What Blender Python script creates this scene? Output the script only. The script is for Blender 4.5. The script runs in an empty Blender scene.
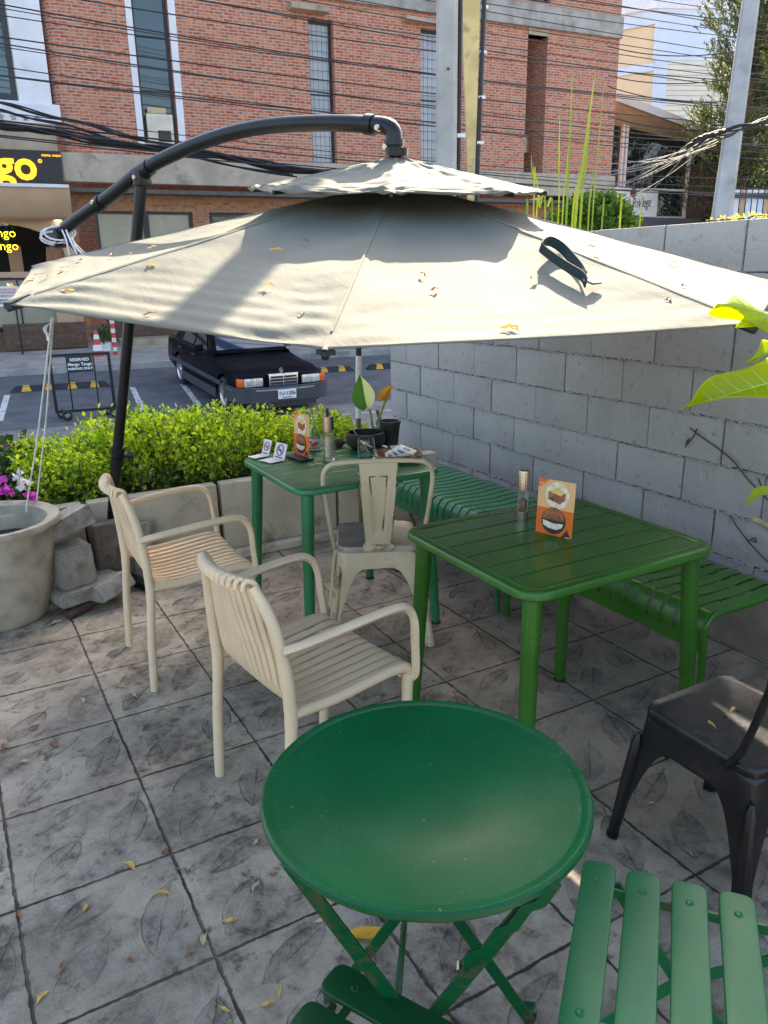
import bpy, bmesh, math, random
import numpy as np
from mathutils import Vector, Matrix, Euler
R = math.radians
rnd = random.Random(7)
scene = bpy.context.scene
COL = scene.collection

# ------------------------------------------------------------------ camera
FPX = 776.2
PITCH, YAW, ROLL, CAMH = .3011, .5093, -.0172, 1.564
fw = Vector((math.sin(YAW)*math.cos(PITCH), math.cos(YAW)*math.cos(PITCH), -math.sin(PITCH)))
rx = Vector((math.cos(YAW), -math.sin(YAW), 0)); up = rx.cross(fw)
CX = rx*math.cos(ROLL)+up*math.sin(ROLL); CU = -rx*math.sin(ROLL)+up*math.cos(ROLL)
CAM = Vector((0, 0, CAMH))
cd = bpy.data.cameras.new('camera'); cam = bpy.data.objects.new('camera', cd); COL.objects.link(cam)
m = Matrix((CX, CU, -fw)).transposed().to_4x4(); m.translation = CAM; cam.matrix_world = m
cd.sensor_fit = 'VERTICAL'; cd.sensor_height = 36; cd.lens = FPX/1024*36; cd.clip_end = 2000; cd.clip_start = .02
scene.camera = cam
# measuring helpers: a direction in the photograph met with a real plane of the place
def ray(u, v): return fw+CX*((u-384)/FPX)-CU*((v-512)/FPX)
def meet(u, v, p, n): d = ray(u, v); n = Vector(n); return CAM+d*((Vector(p)-CAM).dot(n)/d.dot(n))
def atz(u, v, z): return meet(u, v, (0, 0, z), (0, 0, 1))
def aty(u, v, y): return meet(u, v, (0, y, 0), (0, 1, 0))
def atx(u, v, x): return meet(u, v, (x, 0, 0), (1, 0, 0))
def atd(u, v, t): return CAM+ray(u, v)*t

# ------------------------------------------------------------------ light
SUN_AZ, SUN_EL = R(42), R(34.5)          # azimuth measured from +y towards +x
sd = Vector((math.sin(SUN_AZ)*math.cos(SUN_EL), math.cos(SUN_AZ)*math.cos(SUN_EL), math.sin(SUN_EL)))
w = bpy.data.worlds.new('World'); scene.world = w; w.use_nodes = True
nt = w.node_tree; bg = nt.nodes['Background']; sky = nt.nodes.new('ShaderNodeTexSky')
sky.sky_type = 'NISHITA'; sky.sun_disc = False; sky.sun_elevation = SUN_EL; sky.sun_rotation = SUN_AZ
sky.air_density = 1.0; sky.dust_density = 3.5; sky.ozone_density = 1.2
nt.links.new(sky.outputs[0], bg.inputs[0]); bg.inputs[1].default_value = .13
ld = bpy.data.lights.new('sun', 'SUN'); ld.energy = 5.0; ld.angle = R(.5); ld.color = (1, .89, .70)
lo = bpy.data.objects.new('sun', ld); COL.objects.link(lo); lo.rotation_euler = sd.to_track_quat('Z', 'Y').to_euler(); lo.location = (10, 5, 12)
vs = scene.view_settings; vs.view_transform = 'Standard'; vs.look = 'None'; vs.use_white_balance = True; vs.white_balance_temperature = 6800; vs.exposure = 2.2; vs.gamma = 1; vs.use_curve_mapping = False
scene.cycles.use_denoising = True
scene.cycles.max_bounces = 8; scene.cycles.transparent_max_bounces = 12
scene.cycles.sample_clamp_indirect = 6

# ------------------------------------------------------------------ materials
def new_mat(name):
    m = bpy.data.materials.new(name); m.use_nodes = True
    t = m.node_tree; b = t.nodes['Principled BSDF']; return m, t, b
class X:
    """small arithmetic on shader sockets"""
    t = None
    def __init__(s, v): s.v = v
    @staticmethod
    def op(o, *a):
        n = X.t.nodes.new('ShaderNodeMath'); n.operation = o
        for i, q in enumerate(a):
            q = q.v if isinstance(q, X) else q
            if isinstance(q, (int, float)): n.inputs[i].default_value = q
            else: X.t.links.new(q, n.inputs[i])
        return X(n.outputs[0])
    def __add__(s, o): return X.op('ADD', s, o)
    def __radd__(s, o): return X.op('ADD', o, s)
    def __sub__(s, o): return X.op('SUBTRACT', s, o)
    def __rsub__(s, o): return X.op('SUBTRACT', o, s)
    def __mul__(s, o): return X.op('MULTIPLY', s, o)
    def __rmul__(s, o): return X.op('MULTIPLY', o, s)
    def __truediv__(s, o): return X.op('DIVIDE', s, o)
def fr(a): return X.op('FRACT', a)
def ab(a): return X.op('ABSOLUTE', a)
def mn(a, b): return X.op('MINIMUM', a, b)
def mx(a, b): return X.op('MAXIMUM', a, b)
def sq(a): return X.op('SQRT', a)
def sstep(a, lo, hi):
    n = X.t.nodes.new('ShaderNodeMapRange'); n.interpolation_type = 'SMOOTHSTEP'
    X.t.links.new(a.v, n.inputs[0]); n.inputs[1].default_value = lo; n.inputs[2].default_value = hi
    n.inputs[3].default_value = 0; n.inputs[4].default_value = 1
    return X(n.outputs[0])
def noise(t, vec, scale, detail=4, rough=.55, dist=0):
    n = t.nodes.new('ShaderNodeTexNoise'); n.inputs['Scale'].default_value = scale
    n.inputs['Detail'].default_value = detail; n.inputs['Roughness'].default_value = rough; n.inputs['Distortion'].default_value = dist
    t.links.new(vec, n.inputs['Vector']); return n.outputs[0]
def mixc(t, fac, a, b, kind='MIX'):
    n = t.nodes.new('ShaderNodeMix'); n.data_type = 'RGBA'; n.blend_type = kind
    for q, i in ((fac, 0), (a, 6), (b, 7)):
        q = q.v if isinstance(q, X) else q
        if isinstance(q, (int, float)): n.inputs[i].default_value = q
        elif isinstance(q, (tuple, list)): n.inputs[i].default_value = (*q[:3], 1)
        else: t.links.new(q, n.inputs[i])
    return n.outputs[2]
def bump(t, b, h, strength=.3, dist=.01):
    n = t.nodes.new('ShaderNodeBump'); n.inputs['Strength'].default_value = strength; n.inputs['Distance'].default_value = dist
    t.links.new(h.v if isinstance(h, X) else h, n.inputs['Height']); t.links.new(n.outputs[0], b.inputs['Normal']); return n
def coords(t, kind='Object'):
    n = t.nodes.new('ShaderNodeTexCoord'); return n.outputs[kind]
def mat(name, col, rough=.5, metal=0, var=.15, scale=6, col2=None, bmp=0, bscale=80, spec=.5, coat=0, dirt=None, dscale=3, dlo=.55, dhi=.75, rvar=.1):
    """plain paint / stone / plastic with mottling, optional second colour in patches and bump"""
    m, t, b = new_mat(name); X.t = t; P = coords(t)
    n1 = noise(t, P, scale, 5)
    lo = tuple(c*(1-var) for c in col); hi = tuple(min(1, c*(1+var)) for c in (col2 or col))
    c = mixc(t, sstep(X(n1), .3, .7), lo, hi)
    if dirt:
        n2 = noise(t, P, dscale, 6, .65, .3)
        c = mixc(t, sstep(X(n2), dlo, dhi), c, dirt)
    t.links.new(c, b.inputs['Base Color'])
    n3 = noise(t, P, scale*3.1, 3)
    t.links.new(((X(n3)-.5)*(2*rvar)+rough).v, b.inputs['Roughness'])
    b.inputs['Metallic'].default_value = metal; b.inputs['Specular IOR Level'].default_value = spec
    if coat: b.inputs['Coat Weight'].default_value = coat; b.inputs['Coat Roughness'].default_value = .08
    if bmp: bump(t, b, noise(t, P, bscale, 4), bmp, .01)
    return m
def leafmat(name, cols, trans=.45, rough=.45, tcol=None):
    """foliage: every leaf its own tint, some light through it"""
    m, t, b = new_mat(name); X.t = t
    g = t.nodes.new('ShaderNodeNewGeometry'); r = t.nodes.new('ShaderNodeValToRGB')
    t.links.new(g.outputs['Random Per Island'], r.inputs[0])
    el = r.color_ramp.elements
    while len(el) < len(cols): el.new(.5)
    for i, c in enumerate(cols): el[i].position = i/(len(cols)-1); el[i].color = (*c, 1)
    t.links.new(r.outputs[0], b.inputs['Base Color']); b.inputs['Roughness'].default_value = rough
    tr = t.nodes.new('ShaderNodeBsdfTranslucent'); mxs = t.nodes.new('ShaderNodeMixShader'); mxs.inputs[0].default_value = trans
    t.links.new(mixc(t, 1, r.outputs[0], tcol or (1.6, 1.7, .5), 'MULTIPLY'), tr.inputs[0])
    t.links.new(b.outputs[0], mxs.inputs[1]); t.links.new(tr.outputs[0], mxs.inputs[2])
    t.links.new(mxs.outputs[0], t.nodes['Material Output'].inputs[0]); return m
def paint(name, col, rough, dust=.5, spec=.5):
    """brushed or sprayed enamel with dust film, specks, water marks and hairline scuffs"""
    m, t, b = new_mat(name); X.t = t; P = coords(t)
    n1 = X(noise(t, P, 4, 5)); n2 = X(noise(t, P, 2.2, 7, .7, .5)); n3 = X(noise(t, P, 95, 2)); n4 = X(noise(t, P, 11, 5, .65, .8))
    c = mixc(t, sstep(n1, .3, .7), tuple(q*.86 for q in col), tuple(q*1.15 for q in col))
    film = tuple(.55*q+.045*k for q, k in zip(col, (1, 1.4, .9)))
    c = mixc(t, sstep(n2, .50, .72)*dust, c, film)
    mp = t.nodes.new('ShaderNodeMapping'); mp.inputs['Scale'].default_value = (5, 90, 40); mp.inputs['Rotation'].default_value = (0, 0, .6); t.links.new(P, mp.inputs[0])
    sc = sstep(X(noise(t, mp.outputs[0], 1.6, 3, .6)), .70, .74)*sstep(n4, .5, .62)
    c = mixc(t, sc*.4, c, tuple(q*.6+.10 for q in col)); c = mixc(t, sstep(n3, .735, .76)*.55, c, (.22, .25, .20))
    g = t.nodes.new('ShaderNodeNewGeometry'); ed = sstep(X(g.outputs['Pointiness']), .55, .66)*sstep(n4, .52, .6); c = mixc(t, ed*.7, c, (.10, .07, .045))
    t.links.new(c, b.inputs['Base Color']); b.inputs['Specular IOR Level'].default_value = spec
    t.links.new((rough+(n2-.5)*.22+sc*.2+(n4-.5)*.10).v, b.inputs['Roughness']); bump(t, b, n4*.5+X(noise(t, P, 240, 2))*.25, .06, .004); return m
def glassmat(name, col=(1, 1, 1), rough=.02, ior=1.45):
    """clear glass: mostly see-through with a reflective face"""
    m, t, b = new_mat(name); X.t = t
    b.inputs['Base Color'].default_value = (*col, 1); b.inputs['Roughness'].default_value = rough
    b.inputs['Transmission Weight'].default_value = 1; b.inputs['IOR'].default_value = ior
    return m
def emit(name, col, s):
    m, t, b = new_mat(name); b.inputs['Base Color'].default_value = (*col, 1)
    b.inputs['Emission Color'].default_value = (*col, 1); b.inputs['Emission Strength'].default_value = s; return m

# ------------------------------------------------------------------ mesh builder
def world_loc(o):
    v = Vector((0, 0, 0))
    while o: v = v+o.location; o = o.parent
    return v
def rotm(rz=0, rx_=0, ry=0): return Euler((rx_, ry, rz)).to_matrix()
class MB:
    def __init__(s): s.v = []; s.f = []; s.mi = []; s.cur = 0
    def add(s, vs, fs):
        k = len(s.v); s.v += [tuple(q) for q in vs]
        for f in fs: s.f.append(tuple(i+k for i in f)); s.mi.append(s.cur)
        return s
    def mat(s, i): s.cur = i; return s
    def box(s, c, d, rot=None, bev=0, taper=None):
        """box centred on c with size d, optionally chamfered"""
        c = Vector(c); h = Vector(d)*.5; bm = bmesh.new()
        bmesh.ops.create_cube(bm, size=1)
        for q in bm.verts:
            k = q.co.z > 0
            q.co = Vector((q.co.x*2*h.x*(taper if taper and k else 1), q.co.y*2*h.y*(taper if taper and k else 1), q.co.z*2*h.z))
        if bev: bmesh.ops.bevel(bm, geom=bm.edges[:], offset=min(bev, min(h)*.9), segments=2, affect='EDGES', profile=.6)
        if rot: bmesh.ops.rotate(bm, verts=bm.verts, matrix=rot)
        bm.verts.index_update(); s.add([q.co+c for q in bm.verts], [[q.index for q in f.verts] for f in bm.faces]); bm.free(); return s
    def cage(s, path, ring, nrm=None, closed=False, cap=True):
        """sweep ring(i)->[(a,b)...] along path with a stable frame"""
        path = [Vector(p) for p in path]; n = len(path); T = []
        for i in range(n):
            a = path[i-1] if (i > 0 or closed) else path[i]; b = path[(i+1) % n] if (i < n-1 or closed) else path[i]
            T.append((b-a).normalized())
        N = Vector(nrm) if nrm else (Vector((0, 0, 1)) if abs(T[0].z) < .9 else Vector((1, 0, 0)))
        rings = []
        for i in range(n):
            N = (N-T[i]*N.dot(T[i]))
            N = N.normalized() if N.length > 1e-6 else T[i].orthogonal().normalized()
            B = T[i].cross(N); rr = ring(i) if callable(ring) else ring
            rings.append([path[i]+B*a+N*b for a, b in rr])
        m = len(rings[0]); vs = [q for r in rings for q in r]; fs = []
        for i in range(n if closed else n-1):
            for j in range(m):
                i2 = (i+1) % n; fs.append((i*m+j, i*m+(j+1) % m, i2*m+(j+1) % m, i2*m+j))
        if cap and not closed: fs += [tuple(range(m-1, -1, -1)), tuple((n-1)*m+j for j in range(m))]
        return s.add(vs, fs)
    def tube(s, path, r, seg=10, closed=False, cap=True):
        rf = (lambda i: r[i]) if isinstance(r, (list, tuple)) else (lambda i: r)
        return s.cage(path, lambda i: [(rf(i)*math.cos(2*math.pi*k/seg), rf(i)*math.sin(2*math.pi*k/seg)) for k in range(seg)], None, closed, cap)
    def bar(s, path, w_, h_, nrm=(0, 0, 1), c=.2, closed=False):
        a, b = w_/2, h_/2; q = min(a, b)*c*2
        ring = [(a, b-q), (a-q, b), (-a+q, b), (-a, b-q), (-a, -b+q), (-a+q, -b), (a-q, -b), (a, -b+q)]
        return s.cage(path, ring, nrm, closed)
    def lathe(s, prof, seg=24, c=(0, 0, 0), rot=None, a0=0, a1=2*math.pi):
        c = Vector(c); full = abs(a1-a0-2*math.pi) < 1e-6; n = seg if full else seg+1; vs = []; fs = []
        for k in range(n):
            a = a0+(a1-a0)*k/seg
            for r, z in prof:
                q = Vector((r*math.cos(a), r*math.sin(a), z)); vs.append((rot @ q if rot else q)+c)
        m = len(prof)
        for k in range(seg):
            k2 = (k+1) % n
            for j in range(m-1):
                if prof[j][0] < 1e-6 and prof[j+1][0] < 1e-6: continue
                fs.append((k*m+j, k2*m+j, k2*m+j+1, k*m+j+1))
        return s.add(vs, fs)
    def prism(s, poly, z0, z1, rot=None, c=(0, 0, 0)):
        """outline in xy, extruded z0..z1"""
        c = Vector(c); n = len(poly); vs = [Vector((x, y, z0)) for x, y in poly]+[Vector((x, y, z1)) for x, y in poly]
        vs = [(rot @ q if rot else q)+c for q in vs]
        return s.add(vs, [tuple(range(n-1, -1, -1)), tuple(range(n, 2*n))]+[(i, (i+1) % n, (i+1) % n+n, i+n) for i in range(n)])
    def quad(s, a, b, c, d): return s.add([a, b, c, d], [(0, 1, 2, 3)])
    def grid(s, fn, nu, nv):
        vs = [fn(i/nu, j/nv) for i in range(nu+1) for j in range(nv+1)]
        return s.add(vs, [(i*(nv+1)+j, (i+1)*(nv+1)+j, (i+1)*(nv+1)+j+1, i*(nv+1)+j+1) for i in range(nu) for j in range(nv)])
    def build(s, name, mats, parent=None, smooth=35, recalc=True, merge=True, loc=None):
        """link as ONE object; vertices given in the coordinates in which the parents' places are written"""
        me = bpy.data.meshes.new(name); off = world_loc(parent) if parent else Vector((0, 0, 0))
        if loc is not None: off = off+Vector(loc)
        me.from_pydata([(x-off.x, y-off.y, z-off.z) for x, y, z in s.v], [], s.f)
        mats = mats if isinstance(mats, (list, tuple)) else [mats]
        for q in mats: me.materials.append(q)
        if len(mats) > 1: me.polygons.foreach_set('material_index', s.mi)
        if recalc or merge:
            bm = bmesh.new(); bm.from_mesh(me)
            if merge: bmesh.ops.remove_doubles(bm, verts=bm.verts, dist=1e-5)
            if recalc: bmesh.ops.recalc_face_normals(bm, faces=bm.faces)
            bm.to_mesh(me); bm.free()
        if smooth: me.shade_smooth(); me.set_sharp_from_angle(angle=R(smooth))
        o = bpy.data.objects.new(name, me); COL.objects.link(o)
        if parent: o.parent = parent
        if loc is not None: o.location = loc
        return o
def rrect(w_, h_, r, n=5):
    """rounded rectangle outline"""
    o = []
    for cx, cy, a in ((w_/2-r, h_/2-r, 0), (-w_/2+r, h_/2-r, 90), (-w_/2+r, -h_/2+r, 180), (w_/2-r, -h_/2+r, 270)):
        for k in range(n+1): o.append((cx+r*math.cos(R(a+90*k/n)), cy+r*math.sin(R(a+90*k/n))))
    return o
def smoothpath(pts, n=6):
    """Catmull-Rom through pts"""
    P = [Vector(p) for p in pts]; P = [P[0]*2-P[1]]+P+[P[-1]*2-P[-2]]; o = []
    for i in range(1, len(P)-2):
        a, b, c, d = P[i-1:i+3]
        for k in range(n):
            t = k/n; o.append(.5*((2*b)+(c-a)*t+(2*a-5*b+4*c-d)*t*t+(3*b-a-3*c+d)*t**3))
    return o+[P[-2]]
def thing(name, label, cat, loc=(0, 0, 0), group=None, rz=0):
    o = bpy.data.objects.new(name, None); COL.objects.link(o); o.location = loc; o.rotation_euler = (0, 0, rz); o.empty_display_size = .1
    o['label'] = label; o['category'] = cat
    if group: o['group'] = group
    return o
def tag(o, label, cat, group=None):
    o['label'] = label; o['category'] = cat
    if group: o['group'] = group
    return o
def struct(o): o['kind'] = 'structure'; return o
def dup(root, loc, rz=0, label=None, group=None, rot=None, scale=None):
    def cp(o, par):
        c = o.copy(); COL.objects.link(c); c.parent = par
        for ch in o.children: cp(ch, c)
        return c
    r = cp(root, None); r.location = loc; r.rotation_euler = rot if rot else (0, 0, rz)
    if scale: r.scale = (scale,)*3
    if label: r['label'] = label
    if group: r['group'] = group
    return r
def text(name, body, size, M4, material, parent, ext=.004, shear=0, align='CENTER', bold=0):
    """lettering as a thin mesh; M4 = placement matrix in parent coordinates"""
    cu = bpy.data.curves.new(name, 'FONT'); cu.body = body; cu.size = size; cu.extrude = ext; cu.shear = shear
    cu.align_x = align; cu.align_y = 'CENTER'; cu.offset = bold; cu.resolution_u = 3
    tmp = bpy.data.objects.new(name, cu); me = bpy.data.meshes.new_from_object(tmp)
    bpy.data.objects.remove(tmp); me.name = name; me.materials.clear(); me.materials.append(material)
    me.transform(M4); o = bpy.data.objects.new(name, me); COL.objects.link(o); o.parent = parent; return o
def frame(p, x, y):
    """matrix with origin p, local x and y axes"""
    x = Vector(x).normalized(); y = Vector(y); y = (y-x*y.dot(x)).normalized(); z = x.cross(y)
    M4 = Matrix((x, y, z)).transposed().to_4x4(); M4.translation = Vector(p); return M4
# ------------------------------------------------------------------ materials of the place
def paving_mat():
    m, t, b = new_mat('stamped_paving'); X.t = t; P = coords(t)
    s = t.nodes.new('ShaderNodeSeparateXYZ'); wob = t.nodes.new('ShaderNodeVectorMath'); wob.operation = 'ADD'
    nz = t.nodes.new('ShaderNodeTexNoise'); nz.inputs['Scale'].default_value = 22; nz.inputs['Detail'].default_value = 4; t.links.new(P, nz.inputs['Vector'])
    sc = t.nodes.new('ShaderNodeVectorMath'); sc.operation = 'MULTIPLY_ADD'; t.links.new(nz.outputs[1], sc.inputs[0])
    sc.inputs[1].default_value = (.010, .010, 0); sc.inputs[2].default_value = (-.005, -.005, 0)
    t.links.new(P, wob.inputs[0]); t.links.new(sc.outputs[0], wob.inputs[1]); t.links.new(wob.outputs[0], s.inputs[0])
    px, py = X(s.outputs[0]), X(s.outputs[1])
    gu, gv = (px-.345)/.4+40, (py-.284)/.4+40
    u, v = fr(gu), fr(gv)
    edge = mn(mn(u, 1-u), mn(v, 1-v))
    grout = (1-sstep(edge+(X(noise(t, P, 34, 5, .7))-.5)*.026, .004, .013))*(.62+.38*sstep(X(noise(t, P, 5, 4)), .3, .6))
    # per tile tint
    cm = t.nodes.new('ShaderNodeCombineXYZ'); t.links.new(X.op('FLOOR', gu).v, cm.inputs[0]); t.links.new(X.op('FLOOR', gv).v, cm.inputs[1])
    wn = t.nodes.new('ShaderNodeTexWhiteNoise'); wn.noise_dimensions = '3D'; t.links.new(cm.outputs[0], wn.inputs[0]); tid = X(wn.outputs[0])
    line = None; inside = None
    for (ax, ay, bx, by, W) in ((.19, .68, .68, .89, .10), (.12, .11, .46, .485, .115), (.69, .20, .93, .74, .125)):
        cx, cy = (ax+bx)/2, (ay+by)/2; L = math.hypot(bx-ax, by-ay)/2; dx, dy = (bx-ax)/2/L, (by-ay)/2/L
        ru, rv = u-cx, v-cy
        p = ru*dx+rv*dy; q = rv*dx-ru*dy; Rr = (L*L+W*W)/(2*W)
        aq = ab(q)+(Rr-W); d = sq(p*p+aq*aq)-Rr
        ol = 1-sstep(ab(d), .003, .011)
        rib = (1-sstep(ab(q), .002, .009))*(1-sstep(p, L*1.25, L*1.3))*sstep(p, -L, -L*.9)
        vein = (1-sstep(ab(fr((p-ab(q)*1.1)*11)-.5), .04, .16))*(1-sstep(d, -.02, 0))*.2
        l = mx(mx(ol, rib), vein); i = 1-sstep(d, -.012, .004)
        line = l if line is None else mx(line, l); inside = i if inside is None else mx(inside, i)
    wear = sstep(X(noise(t, P, 7.5, 5)), .44, .66)           # imprints worn away in places
    line = line*(.12+wear*.8); inside = inside*(.2+wear*.8)
    n1 = X(noise(t, P, 3.2, 8, .68)); n2 = X(noise(t, P, 17, 8, .7)); n3 = X(noise(t, P, 1.1, 4)); n4 = X(noise(t, P, 55, 4, .7))
    c = mixc(t, sstep(n1, .36, .64), (.105, .078, .052), (.47, .39, .28))
    c = mixc(t, sstep(n2, .35, .7)*.6, c, (.49, .42, .32))
    c = mixc(t, (1-sstep(n2, .34, .46))*.85, c, (.055, .046, .037))
    c = mixc(t, sstep(X(noise(t, P, 4.3, 9, .75, .6)), .56, .70)*sstep(n4, .4, .62)*.75, c, (.55, .55, .54))   # lime bloom
    c = mixc(t, sstep(tid, 0, 1)*.35, c, (.22, .195, .16))
    c = mixc(t, sstep(n3, .45, .7)*.4, c, (.13, .105, .08))
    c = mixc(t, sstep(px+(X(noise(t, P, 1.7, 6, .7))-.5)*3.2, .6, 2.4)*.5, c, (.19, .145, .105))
    c = mixc(t, inside*(.3+.5*sstep(n4, .35, .65)), c, (.085, .074, .062)); c = mixc(t, line*.48, c, (.045, .036, .028))
    c = mixc(t, sstep(X(noise(t, P, 140, 2)), .60, .72)*.5, c, (.10, .085, .07)); c = mixc(t, sstep(X(noise(t, P, 190, 2)), .62, .74)*.4, c, (.62, .58, .52))
    c = mixc(t, grout, c, (.040, .030, .022))
    t.links.new(c, b.inputs['Base Color'])
    t.links.new((.62+n2*.3-inside*.05).v, b.inputs['Roughness']); b.inputs['Specular IOR Level'].default_value = .35
    h = n1*.4+n2*.5+n4*.25-line*.7-grout*1.3-inside*.3
    bump(t, b, h, .9, .014); return m
M = {}
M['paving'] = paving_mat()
def brick_mat(name, c1, c2, c3, mortar, bw=.23, bh=.073):
    """brick courses that follow whichever way a face looks (object axes)"""
    m, t, b = new_mat(name); X.t = t; tc = t.nodes.new('ShaderNodeTexCoord'); P = tc.outputs['Object']
    s = t.nodes.new('ShaderNodeSeparateXYZ'); t.links.new(P, s.inputs[0]); n = t.nodes.new('ShaderNodeSeparateXYZ'); t.links.new(tc.outputs['Normal'], n.inputs[0])
    side = X.op('GREATER_THAN', ab(X(n.outputs[0])), ab(X(n.outputs[1])))
    h = X(s.outputs[0])*(1-side)+X(s.outputs[1])*side
    cb = t.nodes.new('ShaderNodeCombineXYZ'); t.links.new(h.v, cb.inputs[0]); t.links.new(s.outputs[2], cb.inputs[1])
    br = t.nodes.new('ShaderNodeTexBrick'); t.links.new(cb.outputs[0], br.inputs['Vector'])
    br.inputs['Scale'].default_value = 1; br.inputs['Brick Width'].default_value = bw; br.inputs['Row Height'].default_value = bh
    br.inputs['Mortar Size'].default_value = .012; br.inputs['Mortar Smooth'].default_value = .15; br.inputs['Bias'].default_value = 0
    br.inputs['Color1'].default_value = (*c1, 1); br.inputs['Color2'].default_value = (*c2, 1); br.inputs['Mortar'].default_value = (*mortar, 1)
    n1 = X(noise(t, P, 1.3, 6, .6)); n2 = X(noise(t, cb.outputs[0], 9, 3))
    c = mixc(t, sstep(n2, .46, .66)*.75*(1-X(br.outputs['Fac'])), br.outputs[0], c3); c = mixc(t, (1-sstep(n2, .30, .42))*.5*(1-X(br.outputs['Fac'])), c, tuple(min(1, q*1.35) for q in c2))
    c = mixc(t, sstep(n1, .5, .8)*.35, c, tuple(q*.6 for q in c1))
    c = mixc(t, sstep(X(noise(t, P, 2.1, 7, .7)), .6, .78)*.3, c, (.40, .30, .25))
    t.links.new(c, b.inputs['Base Color']); b.inputs['Roughness'].default_value = .85
    bump(t, b, 1-X(br.outputs['Fac'])+n2*.3, .5, .012); return m
M['brick'] = brick_mat('red_brick', (.47, .10, .045), (.62, .225, .11), (.19, .052, .035), (.44, .35, .28), .215, .067)
M['brick_orange'] = brick_mat('orange_brick', (.40, .15, .06), (.52, .24, .11), (.24, .08, .04), (.30, .22, .15))
M['brick_brown'] = brick_mat('brown_brick', (.12, .065, .04), (.17, .09, .055), (.07, .04, .03), (.10, .07, .05), .3, .1)
M['concrete'] = mat('weathered_concrete', (.34, .32, .29), .85, 0, .25, 2.5, bmp=.3, bscale=30, dirt=(.13, .12, .11), dscale=1.8, dlo=.5, dhi=.75)
M['concrete_tan'] = mat('tan_concrete', (.40, .31, .22), .8, 0, .15, 2, bmp=.15, bscale=25, dirt=(.25, .18, .12), dscale=1.2)
M['plaster_white'] = mat('white_render', (.74, .74, .76), .75, 0, .06, 2, dirt=(.48, .46, .45), dscale=1.5, dlo=.6, dhi=.85)
M['tan_panel'] = mat('tan_cladding', (.50, .33, .20), .6, 0, .08, 1.5)
M['asphalt_dark'] = mat('bay_asphalt', (.105, .11, .122), .85, 0, .25, 3, bmp=.4, bscale=90, dirt=(.11, .11, .115), dscale=1.3, dlo=.45, dhi=.7)
M['asphalt'] = mat('road_asphalt', (.20, .19, .185), .85, 0, .2, 2, bmp=.4, bscale=90, dirt=(.22, .205, .195), dscale=.8)
M['pavement'] = mat('pavement_concrete', (.34, .31, .28), .85, 0, .2, 2.2, bmp=.3, bscale=40, dirt=(.2, .18, .16), dscale=1.5)
M['roadpaint'] = mat('worn_road_paint', (.62, .61, .58), .7, 0, .15, 12, dirt=(.22, .21, .21), dscale=9, dlo=.5, dhi=.66)
M['roadpaint_faint'] = mat('faint_road_paint', (.42, .41, .39), .7, 0, .15, 8, dirt=(.18, .175, .17), dscale=5, dlo=.42, dhi=.6)
M['yellow_paint'] = mat('yellow_marking', (.80, .42, .03), .5, 0, .15, 14, dirt=(.3, .17, .05), dscale=11)
M['rubber'] = mat('black_rubber', (.018, .019, .023), .6, 0, .3, 9, dirt=(.05, .045, .04), dscale=6, dlo=.55, dhi=.8)
M['black_metal'] = mat('black_powder_coat', (.012, .013, .015), .35, 0, .3, 14)
M['black_sat'] = mat('black_satin', (.02, .02, .022), .5, 0, .3, 9)
M['dark_frame'] = mat('dark_window_frame', (.025, .026, .03), .4, 0, .2, 5)
M['dark_glass'] = mat('reflecting_glass', (.012, .018, .022), .03, 0, .3, 1, spec=1.0, rvar=.01)
M['teal_glass'] = mat('teal_reflecting_glass', (.012, .05, .055), .03, 0, .4, .6, spec=1.0, rvar=.01)
M['pale_glass'] = mat('pale_painted_reflection_glass', (.42, .43, .45), .08, 0, .12, 1.2, spec=.9, rvar=.02)  # reflection painted into the panes as a pale base colour
M['beige_blind'] = mat('beige_blind', (.36, .33, .24), .25, 0, .05, 2, spec=.7)
M['dark_inside'] = mat('dark_interior', (.016, .014, .013), .8, 0, .4, 1.5)
M['sign_black'] = mat('black_sign_board', (.022, .021, .022), .5, 0, .15, 3)
M['sign_yellow'] = emit('yellow_lettering', (.95, .52, .02), .32) if True else mat('yellow_lettering', (.90, .50, .015), .45, 0, .04, 5)
M['white_paint'] = mat('white_paint', (.78, .78, .76), .5, 0, .05, 6, dirt=(.55, .53, .5), dscale=8, dlo=.6, dhi=.85)
M['white_text'] = mat('white_lettering', (.85, .85, .84), .5, 0, .02, 6)
M['black_text'] = mat('dark_lettering', (.03, .028, .026), .6, 0, .02, 6)
M['steel'] = mat('brushed_steel', (.50, .43, .32), .28, 1, .12, 30, rvar=.08)
M['chrome'] = mat('chrome', (.72, .73, .75), .12, 1, .05, 8, rvar=.03)
M['neon'] = emit('yellow_neon', (1, .72, .02), 1.1)
M['lamp_glow'] = emit('ceiling_lamp', (1, .86, .62), 2.5)
M['pole_concrete'] = mat('pole_concrete', (.40, .39, .37), .85, 0, .14, 3, bmp=.25, bscale=40, dirt=(.24, .22, .20), dscale=2.5, dlo=.5, dhi=.8)
M['pole_tan'] = mat('tan_pole_concrete', (.62, .47, .20), .85, 0, .16, 5, bmp=.2, bscale=50, dirt=(.30, .23, .12), dscale=9, dlo=.52, dhi=.75)  # tan is the post's own colour
M['cable'] = mat('black_cable', (.018, .018, .02), .6, 0, .2, 3)
M['cable_pale'] = mat('sun_bleached_cable', (.42, .40, .36), .6, 0, .2, 3)
M['yellow_wall'] = mat('apricot_wall', (.74, .57, .36), .8, 0, .05, .5)
M['blue_wall'] = mat('pale_blue_wall', (.60, .70, .82), .8, 0, .05, .5)
M['cream_wall'] = mat('cream_shutter', (.68, .68, .58), .7, 0, .05, 1)
M['roof_metal'] = mat('pale_metal_roof', (.55, .52, .49), .55, 0, .1, .8)
M['soffit_tan'] = mat('tan_soffit', (.55, .40, .26), .7, 0, .12, .7)
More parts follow.
